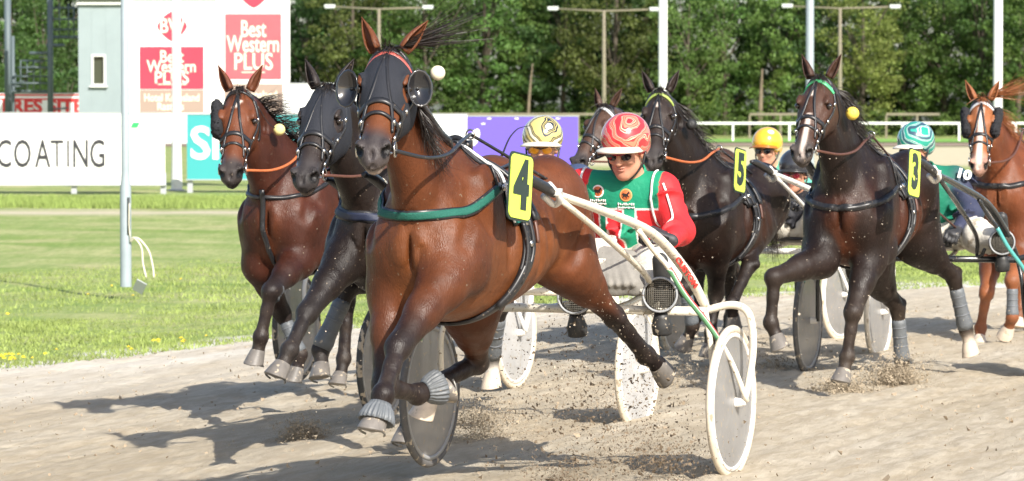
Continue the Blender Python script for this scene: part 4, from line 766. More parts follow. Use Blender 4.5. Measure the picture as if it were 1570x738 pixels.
def bridle(h, m=M_LEATHER, brow=None, noseband=True, blinkers=None, hood=None, cheekn=2, shadow=None):
    B, H, R, rt, hs = h['B'], h['H'], h['R'], h['root'], h['hs']; L_ = lambda a: B.snap(np.array([H(*p) for p in a]), .003)
    hm = h.get('over', B)
    def st(pts, w_=.02, mm=m, nm='bridle_strap'): return strap(B, [H(*p) for p in pts], w_ * hs, .005, mm, rt, nm, .004 if hood is None else .007)
    if hood:
        HB = Body()
        HB.loft(H(0, 0, 0), R, [(x * hs, (t + b) / 2 * hs, w_ * hs, (t - b) / 2 * hs, e) for x, t, b, w_, e in [(-.06, .02, -.16, .07, 0), (-.02, .048, -.2, .091, 0), (.05, .066, -.245, .109, 0), (.13, .073, -.272, .117, .12), (.20, .067, -.272, .118, .15), (.27, .05, -.245, .10, .12), (.32, .038, -.2, .085, .1)]], col=hood, k=.02)
        for sg in (-1, 1):
            HB.ell(H(.13, sg * .065, -.155), V3(.108, .046, .103) * hs, hood, R, .03); HB.ell(H(.185, sg * .098, .018), V3(.055, .028, .032) * hs, hood, R, .02)
            HB.ell(H(.205, sg * .135, .0), V3(.072, .055, .074) * hs, hood, R, .006, cut=True)     # eye opening
            HB.ell(H(-.02, sg * .06, .05), V3(.045, .034, .05) * hs, hood, R, .006, cut=True)
        if hood_short(hood): HB.ell(H(.2, 0, -.30), V3(.5, .3, .24) * hs, hood, R, .006, cut=True)
        V, Q, Cc = HB.mesh(.009); obj('hood', V, Q, mat('hood_fabric', (.012, .014, .021), .8, noise=.2, scale=90, bump=.4, bscale=300), rt)
    # brow band, cheek pieces, noseband, front straps
    bw = [(.06, -.10, -.03), (.045, -.075, .05), (.035, 0, .075), (.045, .075, .05), (.06, .10, -.03)]
    if brow: st(bw, .028, brow, 'browband')
    st([(p[0] - .025, p[1], p[2]) for p in bw], .018)
    for sg in (-1, 1):
        st([(-.03, sg * .06, .06), (.03, sg * .1, 0), (.12, sg * .11, -.06), (.25, sg * .09, -.07), (.38, sg * .07, -.08), (.50, sg * .06, -.085)], .018)
        st([(.02, sg * .1, -.02), (.06, sg * .1, -.12), (.1, sg * .07, -.24), (.09, 0, -.29)], .018, nm='throat_lash')
        st([(.04, 0, .08), (.12, sg * .012, .08), (.24, sg * .03, .06), (.36, sg * .055, .0), (.45, sg * .06, -.04)], .014, nm='face_strap')
    if noseband:
        for x, wd in ((.33, .026), (.40, .016)):
            st([(x, -.05, -.16), (x, -.09, -.06), (x, -.04, .04), (x, 0, .05), (x, .04, .04), (x, .09, -.06), (x, .05, -.16)], wd, nm='noseband')
    bt = MB(); rg = MB()
    for sg in (-1, 1):
        c = H(.50, sg * .078, -.088); ax = R[:, 1] * sg
        rg.lathe([(.030 + .004 * math.cos(a), .004 * math.sin(a)) for a in np.linspace(0, 6.28, 7)[:-1]], c, Raxis(ax), 18, True)
        for (x, y, z) in ((.36, .068, -.06), (.27, .088, -.065), (.14, .106, -.05), (.44, .062, -.075), (.40, .06, -.03)):
            q = B.snap(np.array([H(x, sg * y, z)]), .008)[0]; bt.box(q, (.026 * hs, .010, .022 * hs), R)
    bt.obj('buckles', M_METAL, rt)['kind'] = 'stuff'; rg.obj('bit_ring', M_METAL, rt)
    b2 = MB(); b2.tube([H(.52, -.068, -.09), H(.54, 0, -.085), H(.52, .068, -.09)], .006, 6); b2.obj('bit', M_METAL, rt)
    if blinkers:
        for sg in blinkers[0]:
            kd = blinkers[1]; Vv = []; K = 9; Sg = 14; c = H(.175, sg * .122, -.005); o_ = nrm(R @ V3(.22, sg * 1.0, .1)); a1 = nrm(R @ V3(1, 0, 0)); a2 = np.cross(o_, a1)
            # a cupped leather disc beside the eye
            if kd == 'cup':
                c = H(.195, sg * .150, -.005); fwd_ = nrm(R[:, 0] * V3(1, 1, 0)); lat_ = V3(-fwd_[1], fwd_[0], 0); o_ = -nrm(fwd_ + lat_ * sg * .45 + V3(0, 0, .12)); a1 = nrm(V3(0, 0, 1) + R[:, 0] * .1); a2 = nrm(np.cross(o_, a1)); a1 = np.cross(a2, o_)
                for j in range(K):
                    for k in range(Sg): t = j / (K - 1); a = 2 * math.pi * k / Sg; Vv.append(c + a1 * .074 * t * math.cos(a) + a2 * .050 * t * math.sin(a) + o_ * (-.036 * t * t + .026))
                Fc = [(j * Sg + k, j * Sg + (k + 1) % Sg, (j + 1) * Sg + (k + 1) % Sg, (j + 1) * Sg + k) for j in range(K - 1) for k in range(Sg)]
                o2 = obj('blinker', Vv, Fc, mat('polished_black_leather', (.016, .016, .018), .16, coat=.6), rt); mo = o2.modifiers.new('s', 'SOLIDIFY'); mo.thickness = .006; hb_ = MB(); hb_.tube([H(.13, sg * .10, -.03), c - a1 * .0 + o_ * .02], .006, 5); hb_.obj('blinker_stay', M_LEATHER, o2)
            else:     # fleece block
                bb = Body(); bb.cone(H(.08, sg * .125, -.01), H(.27, sg * .105, -.015), .034, .034, (.015,) * 3, .01, sq=(R[:, 2], 1.6)); V, Q, _ = bb.mesh(.008)
                V = V + RNG.normal(size=V.shape) * .003; obj('fleece_blinker', V, Q, mat('black_fleece', (.015, .015, .018), .95), rt)
def hood_short(c): return False
def harness(h, breast=None, pad=None, bh=1.1, plate=None, num=None, girthm=M_LEATHER, breast_w=.042, white_edge=False, terret=True, check=M_LEATHER, rein=M_BROWNL, hand=None, breast_pts=None, plate_f=.02, strap2=False):
    B, rt, dz = h['B'], h['root'], h['dz']; breast = breast or M_LEATHER; pad = pad or M_LEATHER
    # breast collar: flank - chest - flank
    bp = breast_pts or [(.2, .3, bh + .14), (.36, .28, bh + .12), (.55, .25, bh + .06), (.7, .15, bh + .02), (.8, 0, bh), (.7, -.15, bh + .02), (.55, -.25, bh + .06), (.36, -.28, bh + .12), (.2, -.3, bh + .14)]
    strap(B, [(a, b, c + dz) for a, b, c in bp], breast_w, .006, M_LEATHER, rt, 'breast_collar_lining', .003)
    strap(B, [(a, b, c + dz) for a, b, c in bp[1:-1]], breast_w * .68, .005, breast, rt, 'breast_collar', .008)
    for sg in (-1, 1):
        strap(B, [(.36, sg * .28, bh + .12 + dz), (.2, sg * .3, bh + .14 + dz), (.08, sg * .32, bh + .15 + dz)], .02, .008, M_LEATHER, rt, 'trace', .008)
        strap(B, [(.34, sg * .28, bh + .12 + dz), (.37, sg * .22, 1.35 + dz), (.36, sg * .06, 1.56 + dz)], .014, .006, M_LEATHER, rt, 'neck_strap', .006)
    sp = lambda f, s=1: [(f, s * .02, 1.6 + dz), (f + .01, s * .14, 1.5 + dz), (f + .01, s * .25, 1.36 + dz), (f, s * .33, 1.2 + dz)]
    for sg in (-1, 1):
        strap(B, [(p[0], p[1], p[2]) for p in sp(.2, sg)], .12, .012, M_LEATHER, rt, 'saddle_pad', .004)
        strap(B, [(p[0] + .025, p[1], p[2]) for p in sp(.2, sg)], .035, .010, pad, rt, 'pad_lining', .014)
        if white_edge: strap(B, [(p[0] + .052, p[1], p[2]) for p in sp(.2, sg)], .008, .008, M_WHITE, rt, 'pad_piping', .016)
        strap(B, [(p[0] - .03, p[1], p[2]) for p in sp(.2, sg)], .045, .014, M_LEATHER, rt, 'saddle', .016)
        strap(B, [(.16, sg * .33, 1.24 + dz), (.17, sg * .33, 1.05 + dz), (.24, sg * .26, .86 + dz), (.30, sg * .1, .76 + dz), (.31, 0, .74 + dz)], .068, .012, girthm, rt, 'girth', .006)
        strap(B, [(.13, sg * .33, 1.22 + dz), (.13, sg * .33, 1.08 + dz), (.17, sg * .32, .98 + dz)], .022, .014, M_LEATHER, rt, 'tug', .016)
    for sg in (-1, 1):
        strap(B, [(.10, sg * .1, 1.5 + dz), (.07, sg * .24, 1.36 + dz), (.06, sg * .32, 1.2 + dz)], .05, .016, M_LEATHER, rt, 'saddle_flap', .020)
        strap(B, [(.20, sg * .33, 1.20 + dz), (.19, sg * .33, 1.08 + dz), (.22, sg * .29, .93 + dz)], .024, .012, M_LEATHER, rt, 'girth_strap', .020)
        strap(B, [(.09, sg * .33, 1.20 + dz), (.10, sg * .33, 1.10 + dz)], .020, .010, M_BROWNL, rt, 'brown_keeper', .026)
        strap(B, [(.28, sg * .2, .84 + dz), (.22, sg * .28, .94 + dz), (.17, sg * .32, 1.02 + dz)], .062, .018, M_LEATHER, rt, 'girth_buckle_guard', .012)
    strap(B, [(.16, 0, 1.5 + dz), (-.1, 0, 1.48 + dz), (-.4, 0, 1.5 + dz), (-.7, 0, 1.5 + dz), (-.86, 0, 1.36 + dz)], .022, .006, M_LEATHER, rt, 'back_strap', .004)
    top = B.snap(np.array([(.2, 0, 1.6 + dz)]), .03)[0]; b = MB()
    b.box(top, (.10, .12, .05)); 
    b.tube([top + V3(.02, -.07, 0), top + V3(0, 0, .035), top + V3(.02, .07, 0)], .014, 8, 5); b.obj('saddle_tree', M_LEATHER, rt)
    t = MB()
    for sg in (-1, 1): t.lathe([(.020 + .004 * math.cos(a), .004 * math.sin(a)) for a in np.linspace(0, 6.28, 7)[:-1]], top + V3(.03, sg * .08, .05), Raxis((1, 0, 0)), 16, True)
    t.obj('terret_ring', M_METAL, rt)
    bk = MB()
    for (f, z) in ((.17, 1.20), (.15, 1.10), (.21, .93), (.33, bh + .13), (.22, bh + .15)):
        q = B.snap(np.array([(f, .33, z + dz)]), .022)[0]; n_ = B.grad(q)[0]; RR = Raxis(n_); bk.box(q, (.032, .026, .010), RR)
    bk.obj('harness_buckles', M_METAL, rt)['kind'] = 'stuff'
    if strap2: strap(B, [(.86, 0, bh + .02 + dz), (.82, -.02, 1.06 + dz), (.72, -.01, .9 + dz), (.5, 0, .76 + dz)], .028, .012, M_LEATHER, rt, 'martingale', .004)
    # overcheck from poll back to the saddle, and reins
    H = h['H']; c1 = MB(); crest = [B.snap(np.array([h['nb'] + h['na'] * t_ + h['NR'][:, 2] * .35]), .02, 10)[0] for t_ in (.95, .6, .3)]
    c1.tube([H(.0, 0, .06)] + crest + [top + V3(.05, 0, .03)], .007, 6, 6); c1.obj('check_rein', M_LEATHER, rt)
    for sg in (-1, 1):
        r = MB(); bit = H(.505, sg * .075, -.09); tr = top + V3(.03, sg * .08, .05); mid = (bit + tr) / 2 + V3(0, sg * .06, -.05); mid = B.snap(mid[None], .02)[0] if B.eval(mid)[0] < .02 else mid
        r.tube([bit, (bit + mid) / 2 + V3(0, sg * .02, -.02), mid, (mid + tr) / 2 + V3(0, sg * .01, .01), tr], .0085, 6, 8); r.obj('rein', rein, rt)
        if hand is not None:
            r2 = MB(); hd = hand[0 if sg > 0 else 1]; r2.tube([tr, (tr * 2 + hd) / 3 + V3(0, 0, -.02), (tr + hd * 2) / 3 + V3(0, 0, -.03), hd], .007, 6, 6); r2.obj('rein', M_BROWNL if rein is M_BROWNL else M_LEATHER, rt)
    if plate is not None: num_plate(rt, plate, num)
M_PLATE = mat('lime_number_plate', (.62, .78, .10), .45, noise=.06, scale=6); M_NUM = mat('plate_ink', (.02, .035, .03), .5)
def num_plate(rt, c, num, _=None, w_=.215, hh=.285, tilt=.12, yaw=.1):
    if num == '5': yaw = .04
    """number plate standing in the plane of the horse's flank, face to its left"""
    n = nrm(V3(yaw, 1, 0)); x = nrm(np.cross((0, 0, 1), n)); z = np.cross(n, x); ca, sa = math.cos(tilt), math.sin(tilt); x2 = x * ca - z * sa; z2 = x * sa + z * ca
    R = np.stack([x2, z2, n], 1); o = []
    for m, s_, d, nm in ((M_NUM, 1.0, 0, 'plate_edge'), (M_PLATE, .93, .004, 'number_plate')):
        r = .03; P = []
        for (cx, cy, a0) in ((w_ / 2 - r, hh / 2 - r, 0), (-w_ / 2 + r, hh / 2 - r, 90), (-w_ / 2 + r, -hh / 2 + r, 180), (w_ / 2 - r, -hh / 2 + r, 270)):
            for a in range(0, 91, 15): aa = math.radians(a0 + a); P.append((cx + r * math.cos(aa), cy + r * math.sin(aa)))
        k = len(P); V = [c + R @ V3(p[0] * s_ - (1 - s_) * 0, p[1] * s_, d - .003) for p in P] + [c + R @ V3(p[0] * s_, p[1] * s_, d + .003) for p in P]
        Fc = [tuple(range(k))[::-1], tuple(range(k, 2 * k))] + [(i, (i + 1) % k, k + (i + 1) % k, k + i) for i in range(k)]
        o.append(obj(nm, V, Fc, m, rt, False))
    text(num, .27, M_NUM, rt, c + R @ V3(0, 0, .008), R, 'number', .013, .002, sx=.95)
    return o

# ---------------------------------------------------------------- the sulkies
def sulky(label, O, deg, wid=.75, paint=None, lw=None, rw=None, brace=None, grip=True, letters=False, scale=1, tipz=1.42):
    """two-wheeled racing sulky; local x forward, y left, z up, origin under the middle of the axle"""
    FR = Frame(O, deg); rt = thing('sulky', label, 'sulky', O, FR.rz, 'racing sulkies'); p = paint or M_CREAM
    b = MB(); b.tube([(0, -wid + .13, .77), (0, wid - .13, .77)], .021, 12); b.obj('crossbar', p, rt)
    mb = MB(); mb.tube([(-.62, -.1, .80), (-.3, -.14, .78), (0, -.16, .77)], .016, 8, 4); mb.tube([(-.62, .1, .80), (-.3, .14, .78), (0, .16, .77)], .016, 8, 4); mb.obj('seat_bracket', p, rt)
    s = Body(); s.ell((-.60, 0, .84), (.17, .20, .035), k=.02); s.ell((-.73, 0, .88), (.03, .18, .06), k=.04); V, Q, _ = s.mesh(.012); obj('seat', V, Q, M_LEATHER, rt)
    for sg in (-1, 1):
        sh = MB(); path = [(1.50, sg * .36, tipz - .03), (1.35, sg * .38, tipz - .08), (.95, sg * .43, tipz - .155), (.42, sg * .50, 1.145), (.10, sg * .56, .96), (-.06, sg * (wid - .14), .78)]
        sh.tube(path, [.019, .021, .024, .027, .027, .022], 12, 6, flat=.8); sf = sh.obj('shaft', p, rt)
        g = MB(); g.tube([(1.72, sg * .345, tipz), (1.62, sg * .352, tipz - .01), (1.36, sg * .38, tipz - .075)], [.012, .023, .025], 12, 4); g.obj('shaft_tip', M_LEATHER, rt)
        k = MB(); k.tube([(1.42, sg * .38, tipz - .04), (1.34, sg * .40, tipz - .10), (1.30, sg * .36, tipz - .13), (1.38, sg * .34, tipz - .09)], .015, 8, 5); k.box((1.36, sg * .39, tipz - .075), (.06, .04, .03)); k.obj('shaft_clamp', M_RIM, rt)
        # fork over and round the wheel, outside and inside
        f = MB(); w_ = wid
        f.tube([(-.04, sg * (w_ - .14), .772), (-.05, sg * (w_ - .02), .80), (-.05, sg * (w_ + .055), .775), (-.05, sg * (w_ + .085), .69), (-.05, sg * (w_ + .085), .56), (-.02, sg * (w_ + .07), .42), (0, sg * (w_ + .06), .355)], [.019, .019, .019, .018, .017, .016, .014], 10, 6)
        f.tube([(.02, sg * (w_ - .12), .77), (.06, sg * (w_ - .085), .64), (.04, sg * (w_ - .075), .48), (0, sg * (w_ - .065), .355)], .014, 8, 5); f.obj('fork', p, rt)
        bp = catmull([(.56, sg * .485, 1.165), (.43, sg * .52, 1.06), (.35, sg * .56, .985), (.29, sg * .62, .86), (.20, sg * (w_ - .05), .725), (.09, sg * (w_ + .02), .56), (.0, sg * (w_ + .075), .36)], 6); br = MB(); br.tube(bp, .0125, 10); bo = br.obj('brace_tube', p, rt)
        if brace: br = MB(); br.tube(bp[12:29], .0135, 10); br.obj('striped_sleeve', brace, bo)
        lt = MB(); lt.tube([(1.30, sg * .39, tipz - .11), (.70, sg * .385, 1.13), (.12, sg * .38, .93), (-.02, sg * .36, .79)], [.014, .015, .015, .013], 8, 5); lt.obj('lower_tube', p, rt)
        sp = MB(); sp.tube([(0, sg * .36, .78), (.02, sg * .40, .80), (.03, sg * .42, .84)], .012, 8, 3); sp.obj('footrest', p, rt)
        # wheel
        ty, rm, dc = (lw if sg > 0 else rw) or (M_TYREW, M_RIM, M_DISC); wy = sg * w_; R = Raxis((0, sg, 0)); r0 = .355
        t = MB(); t.lathe([(r0 - .019 + .019 * math.cos(a), .017 * math.sin(a)) for a in np.linspace(0, 6.2832, 13)[:-1]], (0, wy, r0), R, 72, True); wh = t.obj('wheel', ty, rt)
        m = MB(); m.lathe([(r0 - .036, .013), (r0 - .050, .014), (r0 - .056, .010), (r0 - .056, -.010), (r0 - .050, -.014), (r0 - .036, -.013)], (0, wy, r0), R, 72, True); m.obj('rim', rm, wh)
        d = MB()
        d.lathe([(.02, .020), (.10, .017), (r0 - .054, .007)], (0, wy, r0), R, 56); d.lathe([(.02, -.020), (.10, -.017), (r0 - .054, -.007)], (0, wy, r0), R, 56); d.obj('wheel_cover', dc, wh)
        q = MB()
        for i in range(20):
            a = 2 * math.pi * i / 20; q.tube([R @ V3(.02 * math.cos(a + 1.2), .02 * math.sin(a + 1.2), .0) + V3(0, wy, r0), R @ V3(.30 * math.cos(a), .30 * math.sin(a), 0) + V3(0, wy, r0)], .0012, 4)
        q.obj('spokes', M_METAL, wh)['kind'] = 'stuff'
        hb = MB(); hb.lathe([(.001, .07), (.012, .07), (.014, .06), (.022, .05), (.022, .02), (.03, .018), (.03, -.018), (.02, -.02), (.02, -.06), (.001, -.062)], (0, wy, r0), R, 18); hb.obj('hub', M_RIM, wh)
    if letters:
        # CUSTOM painted along the top tube, read from its foot upward
        A = V3(.10, .56, .96); Bp = V3(-.06, .61, .78); A2 = V3(.32, .52, 1.10); d = nrm(A2 - Bp); n = nrm(V3(.93, .35, .25)); n = nrm(n - d * (n @ d)); up = np.cross(n, -d)
        c = V3(.12, .557, .968) + n * .028 - up * .004; R = np.stack([-d, up, n], 1); text('CUSTOM', .036, mat('red_lettering', (.55, .05, .04), .5), rt, c, R, 'lettering', .0015, .002, sx=1.5)
    return dict(root=rt, FR=FR)
STRIPE = mat('red_green_stripe', (.1, .4, .15), .35)
def stripe_mat():
    m = STRIPE; N = m.node_tree.nodes; L = m.node_tree.links; p = N['Principled BSDF']; g = N.new('ShaderNodeNewGeometry'); tc = N.new('ShaderNodeTexCoord'); s = N.new('ShaderNodeSeparateXYZ'); L.new(tc.outputs['Normal'], s.inputs[0])
    r = N.new('ShaderNodeValToRGB'); r.color_ramp.interpolation = 'CONSTANT'; e = r.color_ramp.elements; e[0].position = 0; e[0].color = (.12, .30, .15, 1); e[1].position = .50; e[1].color = (.75, .7, .6, 1); x = e.new(.58); x.color = (.6, .06, .05, 1)
    a = N.new('ShaderNodeMath'); a.operation = 'MULTIPLY_ADD'; a.inputs[1].default_value = .5; a.inputs[2].default_value = .5; L.new(s.outputs[2], a.inputs[0]); L.new(a.outputs[0], r.inputs[0]); L.new(r.outputs[0], p.inputs['Base Color'])
stripe_mat()
GREYW = (M_TYREG, M_RIMG, M_DISC); BLKW = (M_TYREB, M_RIMG, M_DISC); WHW = (M_TYREW, M_RIM, M_DISCW); WHD = (M_TYREW, M_RIM, M_DISC)
s4 = sulky('cream sulky with red lettering on its shaft behind the number 4 horse', (.31, 16.08, -.03), 21, .75, lw=WHD, rw=GREYW, brace=STRIPE, letters=True)
sB = sulky('muddy cream sulky of the hooded dark horse, wheels showing behind the number 4 horse', (-.02, 19.15, -.10), 21, .76, lw=(M_TYREW, M_RIM, M_DISCW), rw=BLKW)
sA = sulky('pale sulky of the bay horse at the far left, half hidden behind the hooded horse', (-.68, 21.77, -.06), 21, .75, lw=(M_TYREW, M_RIM, M_DISCW), rw=(M_TYREB, M_RIMG, M_DISC), paint=M_WHITE)
s5 = sulky('white-shafted sulky behind the number 5 horse', (1.86, 24.27, -.07), 21, .75, paint=M_RIM, lw=WHD, rw=WHD)
s3 = sulky('black and teal sulky behind the number 3 horse, at the right edge', (2.64, 22.2, -.04), 19, .75, paint=M_BLACKP, lw=BLKW, rw=GREYW, brace=mat('teal_paint', (.08, .35, .33), .3, coat=.5))
sD = sulky('pale-wheeled sulky of the driver in the yellow helmet', (1.82, 26.2, -.04), 30, .75, paint=M_WHITE, lw=WHD, rw=WHD)

# ---------------------------------------------------------------- the drivers
SKIN = (.50, .25, .16)
M_SKIN = mat('skin', (1, 1, 1), .5, vcol=True, noise=.08, scale=60, spec=.4)
M_LENS = mat('sunglass_lens', (.01, .01, .015), .08, coat=1)
M_GLOVE = mat('glove_leather', (.03, .03, .033), .55, noise=.3, scale=40, spots=(SAND, 50, .68))
M_CLOTH = mat('race_silk', (1, 1, 1), .62, vcol=True, noise=.07, scale=14, bump=.5, bscale=30, spec=.3)
M_TROUS = mat('dirty_white_trousers', (.62, .58, .50), .8, noise=.22, scale=9, bump=.8, bscale=22, spots=((.36, .31, .24), 13, .58))
M_BOOT = mat('black_boot', (.03, .03, .03), .5, noise=.3, spots=(SAND, 30, .64))
def helmet_mat(name, base, cols, scale, dist):
    m = mat(name, base, .22, coat=.8); N = m.node_tree.nodes; L = m.node_tree.links; p = N['Principled BSDF']; tc = N.new('ShaderNodeTexCoord'); wv = N.new('ShaderNodeTexWave')
    wv.inputs['Scale'].default_value = scale; wv.inputs['Distortion'].default_value = dist; wv.inputs['Detail'].default_value = 1.5; wv.inputs['Detail Scale'].default_value = 1.2; wv.bands_direction = 'DIAGONAL'; L.new(tc.outputs['Object'], wv.inputs[0])
    r = N.new('ShaderNodeValToRGB'); e = r.color_ramp.elements; r.color_ramp.interpolation = 'LINEAR'; n = len(cols)
    e[0].position = 0; e[0].color = (*base, 1); e[1].position = .999; e[1].color = (*cols[-1][1], 1)
    pc = base
    for ps, c in cols: a = e.new(ps); a.color = (*pc, 1); a = e.new(min(.998, ps + .03)); a.color = (*c, 1); pc = c
    L.new(wv.outputs[0], r.inputs[0]); L.new(r.outputs[0], p.inputs['Base Color']); return m
def hand_prims(B, wr, d, pn, col, s=1.0, curl=1.1):
    """palm, four curled fingers of different lengths and a thumb"""
    d = nrm(d); pn = nrm(pn - d * (pn @ d)); sd = np.cross(pn, d); pc = wr + d * .045 * s
    B.cone(wr, pc + d * .03 * s, .024 * s, .030 * s, col, .02, sq=(pn, .62))
    B.cone(wr + sd * .012 * s, pc + d * .035 * s + sd * .02 * s, .018 * s, .016 * s, col, .015); B.cone(wr - sd * .012 * s, pc + d * .035 * s - sd * .02 * s, .018 * s, .016 * s, col, .015)
    for i, (o, l) in enumerate(((-.030, .85), (-.010, 1.0), (.010, .95), (.029, .75))):
        a = pc + d * .040 * s + sd * o * s; ang = 0; p = a
        for j, ln in enumerate((.042, .028, .022)):
            ang += curl * (.8 + .12 * i) * (.75 if j == 0 else 1); q = p + (d * math.cos(ang) - pn * math.sin(ang)) * ln * l * s; B.cone(p, q, (.0112 - j * .0012) * s, (.0102 - j * .0012) * s, col, .004); p = q
    t0 = wr + d * .02 * s - sd * .028 * s; t1 = t0 + (d * .7 - sd * .45 - pn * .5) * .035 * s; t2 = t1 + (d * .8 - pn * .6 + sd * .25) * .028 * s
    B.cone(t0, t1, .0145 * s, .0125 * s, col, .012); B.cone(t1, t2, .012 * s, .010 * s, col, .004)
def driver(label, FR_, O, rz, P, jer, hel, trous=M_TROUS, face=True, lens=(.01, .01, .015), visor=(.66, .61, .51), vox=.011, glove=M_GLOVE, beard=None, foot=True, scarf=None, lower=True):
    """P: joints in the sulky's frame: hip chest neck head look + per side shoulder elbow hand knee foot"""
    rt = thing('person', label, 'person', O, rz, 'sulky drivers'); B = Body(); hp, ch, nk, hd = [V3(*P[k]) for k in ('hip', 'chest', 'neck', 'head')]
    lk = nrm(V3(*P.get('look', (1, 0, -.1)))); R = basis(lk, nrm(V3(0, 0, 1) + V3(*P.get('tilt', (0, 0, 0))))); H = lambda x, y, z: hd + R @ V3(x, y, z)
    side = {sg: [V3(*P[n + ('L' if sg > 0 else 'R')]) for n in ('sh', 'el', 'ha', 'kn', 'fo')] for sg in (1, -1)}
    sk = SKIN
    # head with a face
    B.ell(H(-.01, 0, .045), (.098, .076, .10), sk, R, .02); B.ell(H(.028, 0, -.03), (.062, .060, .085), sk, R, .03)
    B.cone(H(.062, 0, -.092), H(.055, 0, -.086), .024, .024, sk, .025); B.cone(H(.02, .045, -.07), H(.06, .012, -.098), .022, .018, sk, .03); B.cone(H(.02, -.045, -.07), H(.06, -.012, -.098), .022, .018, sk, .03)
    B.cone(H(.088, 0, .02), H(.112, 0, -.026), .010, .0155, sk, .012)
    for sg in (-1, 1):
        B.ell(H(.102, sg * .013, -.030), (.010, .009, .008), sk, R, .006); B.ell(H(.068, sg * .040, -.022), (.026, .022, .020), sk, R, .02)
        B.ell(H(.074, sg * .032, .008), (.018, .018, .010), sk, R, .012, cut=True); B.ell(H(.078, sg * .03, .03), (.02, .03, .009), sk, R, .012)
        B.cone(H(.098, sg * .020, -.036), H(.082, sg * .036, -.068), .004, .004, sk, .006); B.cuts.append(B.pr.pop())      # smile line
        B.ell(H(-.005, sg * .078, -.005), (.020, .008, .032), sk, R, .008)
    lip = (.38, .13, .10); B.ell(H(.088, 0, -.052), (.014, .026, .006), lip, R, .006); B.ell(H(.086, 0, -.066), (.014, .022, .007), lip, R, .006); B.ell(H(.10, 0, -.0585), (.014, .028, .0022), (.05, .02, .02), R, .003, cut=True)
    B.cone(H(-.02, 0, -.06), nk - V3(0, 0, .03), .058, .062, sk, .03)
    B.cone(ch, hp + V3(0, 0, .05), .13, .12, sk, .08, sq=((1, 0, 0), .75)); B.cone(side[1][0], side[-1][0], .065, .065, sk, .06)
    for sg in (1, -1):
        a, b, c, kn, ft = side[sg]; B.cone(a, b, .055, .044, sk, .03); B.cone(b, c, .042, .028, sk, .03)
        hj = hp + V3(.02, sg * .10, -.01); B.cone(hj, kn, .085, .060, sk, .05); B.cone(kn, ft + V3(-.03, 0, .02), .055, .038, sk, .03)
    V, Q, Cc = B.mesh(vox if vox > .008 else .0065); obj('body', V, Q, M_SKIN, rt, True, Cc)
    # jersey
    J = Body(); jc = jer['main']; sl = jer.get('sleeve', jc)
    J.loft(hp + V3(0, 0, -.04), basis(nk - hp + V3(0, 0, .001), (-1, 0, 0.001)), [(0, 0, .155, .11), (.12, 0, .165, .12, 0), (np.linalg.norm(nk - hp) * .55, .0, .185, .13), (np.linalg.norm(nk - hp) * .82, 0, .185, .115), (np.linalg.norm(nk - hp) * .97, 0, .13, .085), (np.linalg.norm(nk - hp) * 1.06, .0, .070, .065)], jc, .05)
    J.cone(side[1][0] + V3(0, -.03, .0), side[-1][0] + V3(0, .03, .0), .085, .085, jc, .07)
    for sg in (1, -1):
        a, b, c, kn, ft = side[sg]; J.cone(a, b, .076, .064, sl, .05); J.cone(b, c + (b - c) * .08, .064, .044, sl, .04); J.ell(b + V3(0, sg * .01, -.015), (.06, .06, .05), sl, None, .05)
        for i in range(5):     # folds of the cloth
            t = (i + .7) / 5.5; q = a + (b - a) * t if i < 3 else b + (c - b) * (t - .4); J.ell(q + RNG.normal(size=3) * .02, (.075, .075, .012), sl, Raxis(RNG.normal(size=3) * .5 + nrm(b - a)), .02)
    for i in range(9):
        q = hp + (ch - hp) * (i / 8) + V3(.10, RNG.normal() * .08, 0); J.ell(q, (.03, .10, .012), jc, Raxis(V3(0, 0, 1) + RNG.normal(size=3) * .3), .03)
    V, Q, Cc = J.mesh(vox)
    if jer.get('fn'): Cc = jer['fn'](V, Cc, hp, ch, nk, side)
    obj('jersey', V, Q, M_CLOTH, rt, True, Cc)
    col_ = MB(); Rn = Raxis(nrm(hd - nk)); col_.lathe([(.072, -.02), (.078, 0), (.072, .03), (.066, .032), (.066, -.02)], nk, Rn, 24, True); col_.obj('collar', scarf or mat('collar_' + str(jer['main']), jer['main'], .7), rt)
    if lower:
        T = Body(); T.ell(hp + V3(.0, 0, -.02), (.17, .19, .12), k=.04)
        for sg in (1, -1):
            a, b, c, kn, ft = side[sg]; T.cone(hp + V3(0, sg * .10, -.01), kn, .112, .092, k=.06); T.cone(kn, ft + (kn - ft) * .25, .092, .062, k=.05); T.ell(kn + V3(0, 0, -.03), (.08, .085, .08), k=.05)
            for i in range(7): q = kn + (hp + V3(0, sg * .1, 0) - kn) * (i / 7) if i < 4 else kn + (ft - kn) * ((i - 3) / 5); T.ell(q + RNG.normal(size=3) * .03, (.09, .09, .013), R=Raxis(RNG.normal(size=3) * .6 + nrm(kn - hp)), k=.025)
        V, Q, _ = T.mesh(max(vox, .010)); obj('trousers', V, Q, trous, rt)
        for sg in (1, -1):
            kn, ft = side[sg][3:]; F_ = Body(); dr = nrm(ft - kn); toe = nrm(V3(*P.get('toe', (.35, 0, 1)))); F_.cone(ft + (kn - ft) * .42, ft, .058, .046, k=.03); F_.cone(ft - toe * .05, ft + toe * .17, .045, .038, k=.03, sq=(nrm(np.cross(toe, (0, 1, 0))), .8)); V, Q, _ = F_.mesh(.011); obj('boot', V, Q, M_BOOT, rt)
    for sg in (1, -1):
        a, b, c, kn, ft = side[sg]; G = Body(); d = nrm(c - b); hand_prims(G, c - d * .01, nrm(V3(*P['hd' + ('L' if sg > 0 else 'R')])) if 'hd' + ('L' if sg > 0 else 'R') in P else nrm(d + V3(.3, 0, .0)), V3(.1, sg * .4, 1), (.1, .1, .1), 1.22, 1.15); G.cone(c - d * .05, c, .036, .030, k=.02); V, Q, _ = G.mesh(.0055 if vox < .01 else .008); obj('glove', V, Q, glove, rt)
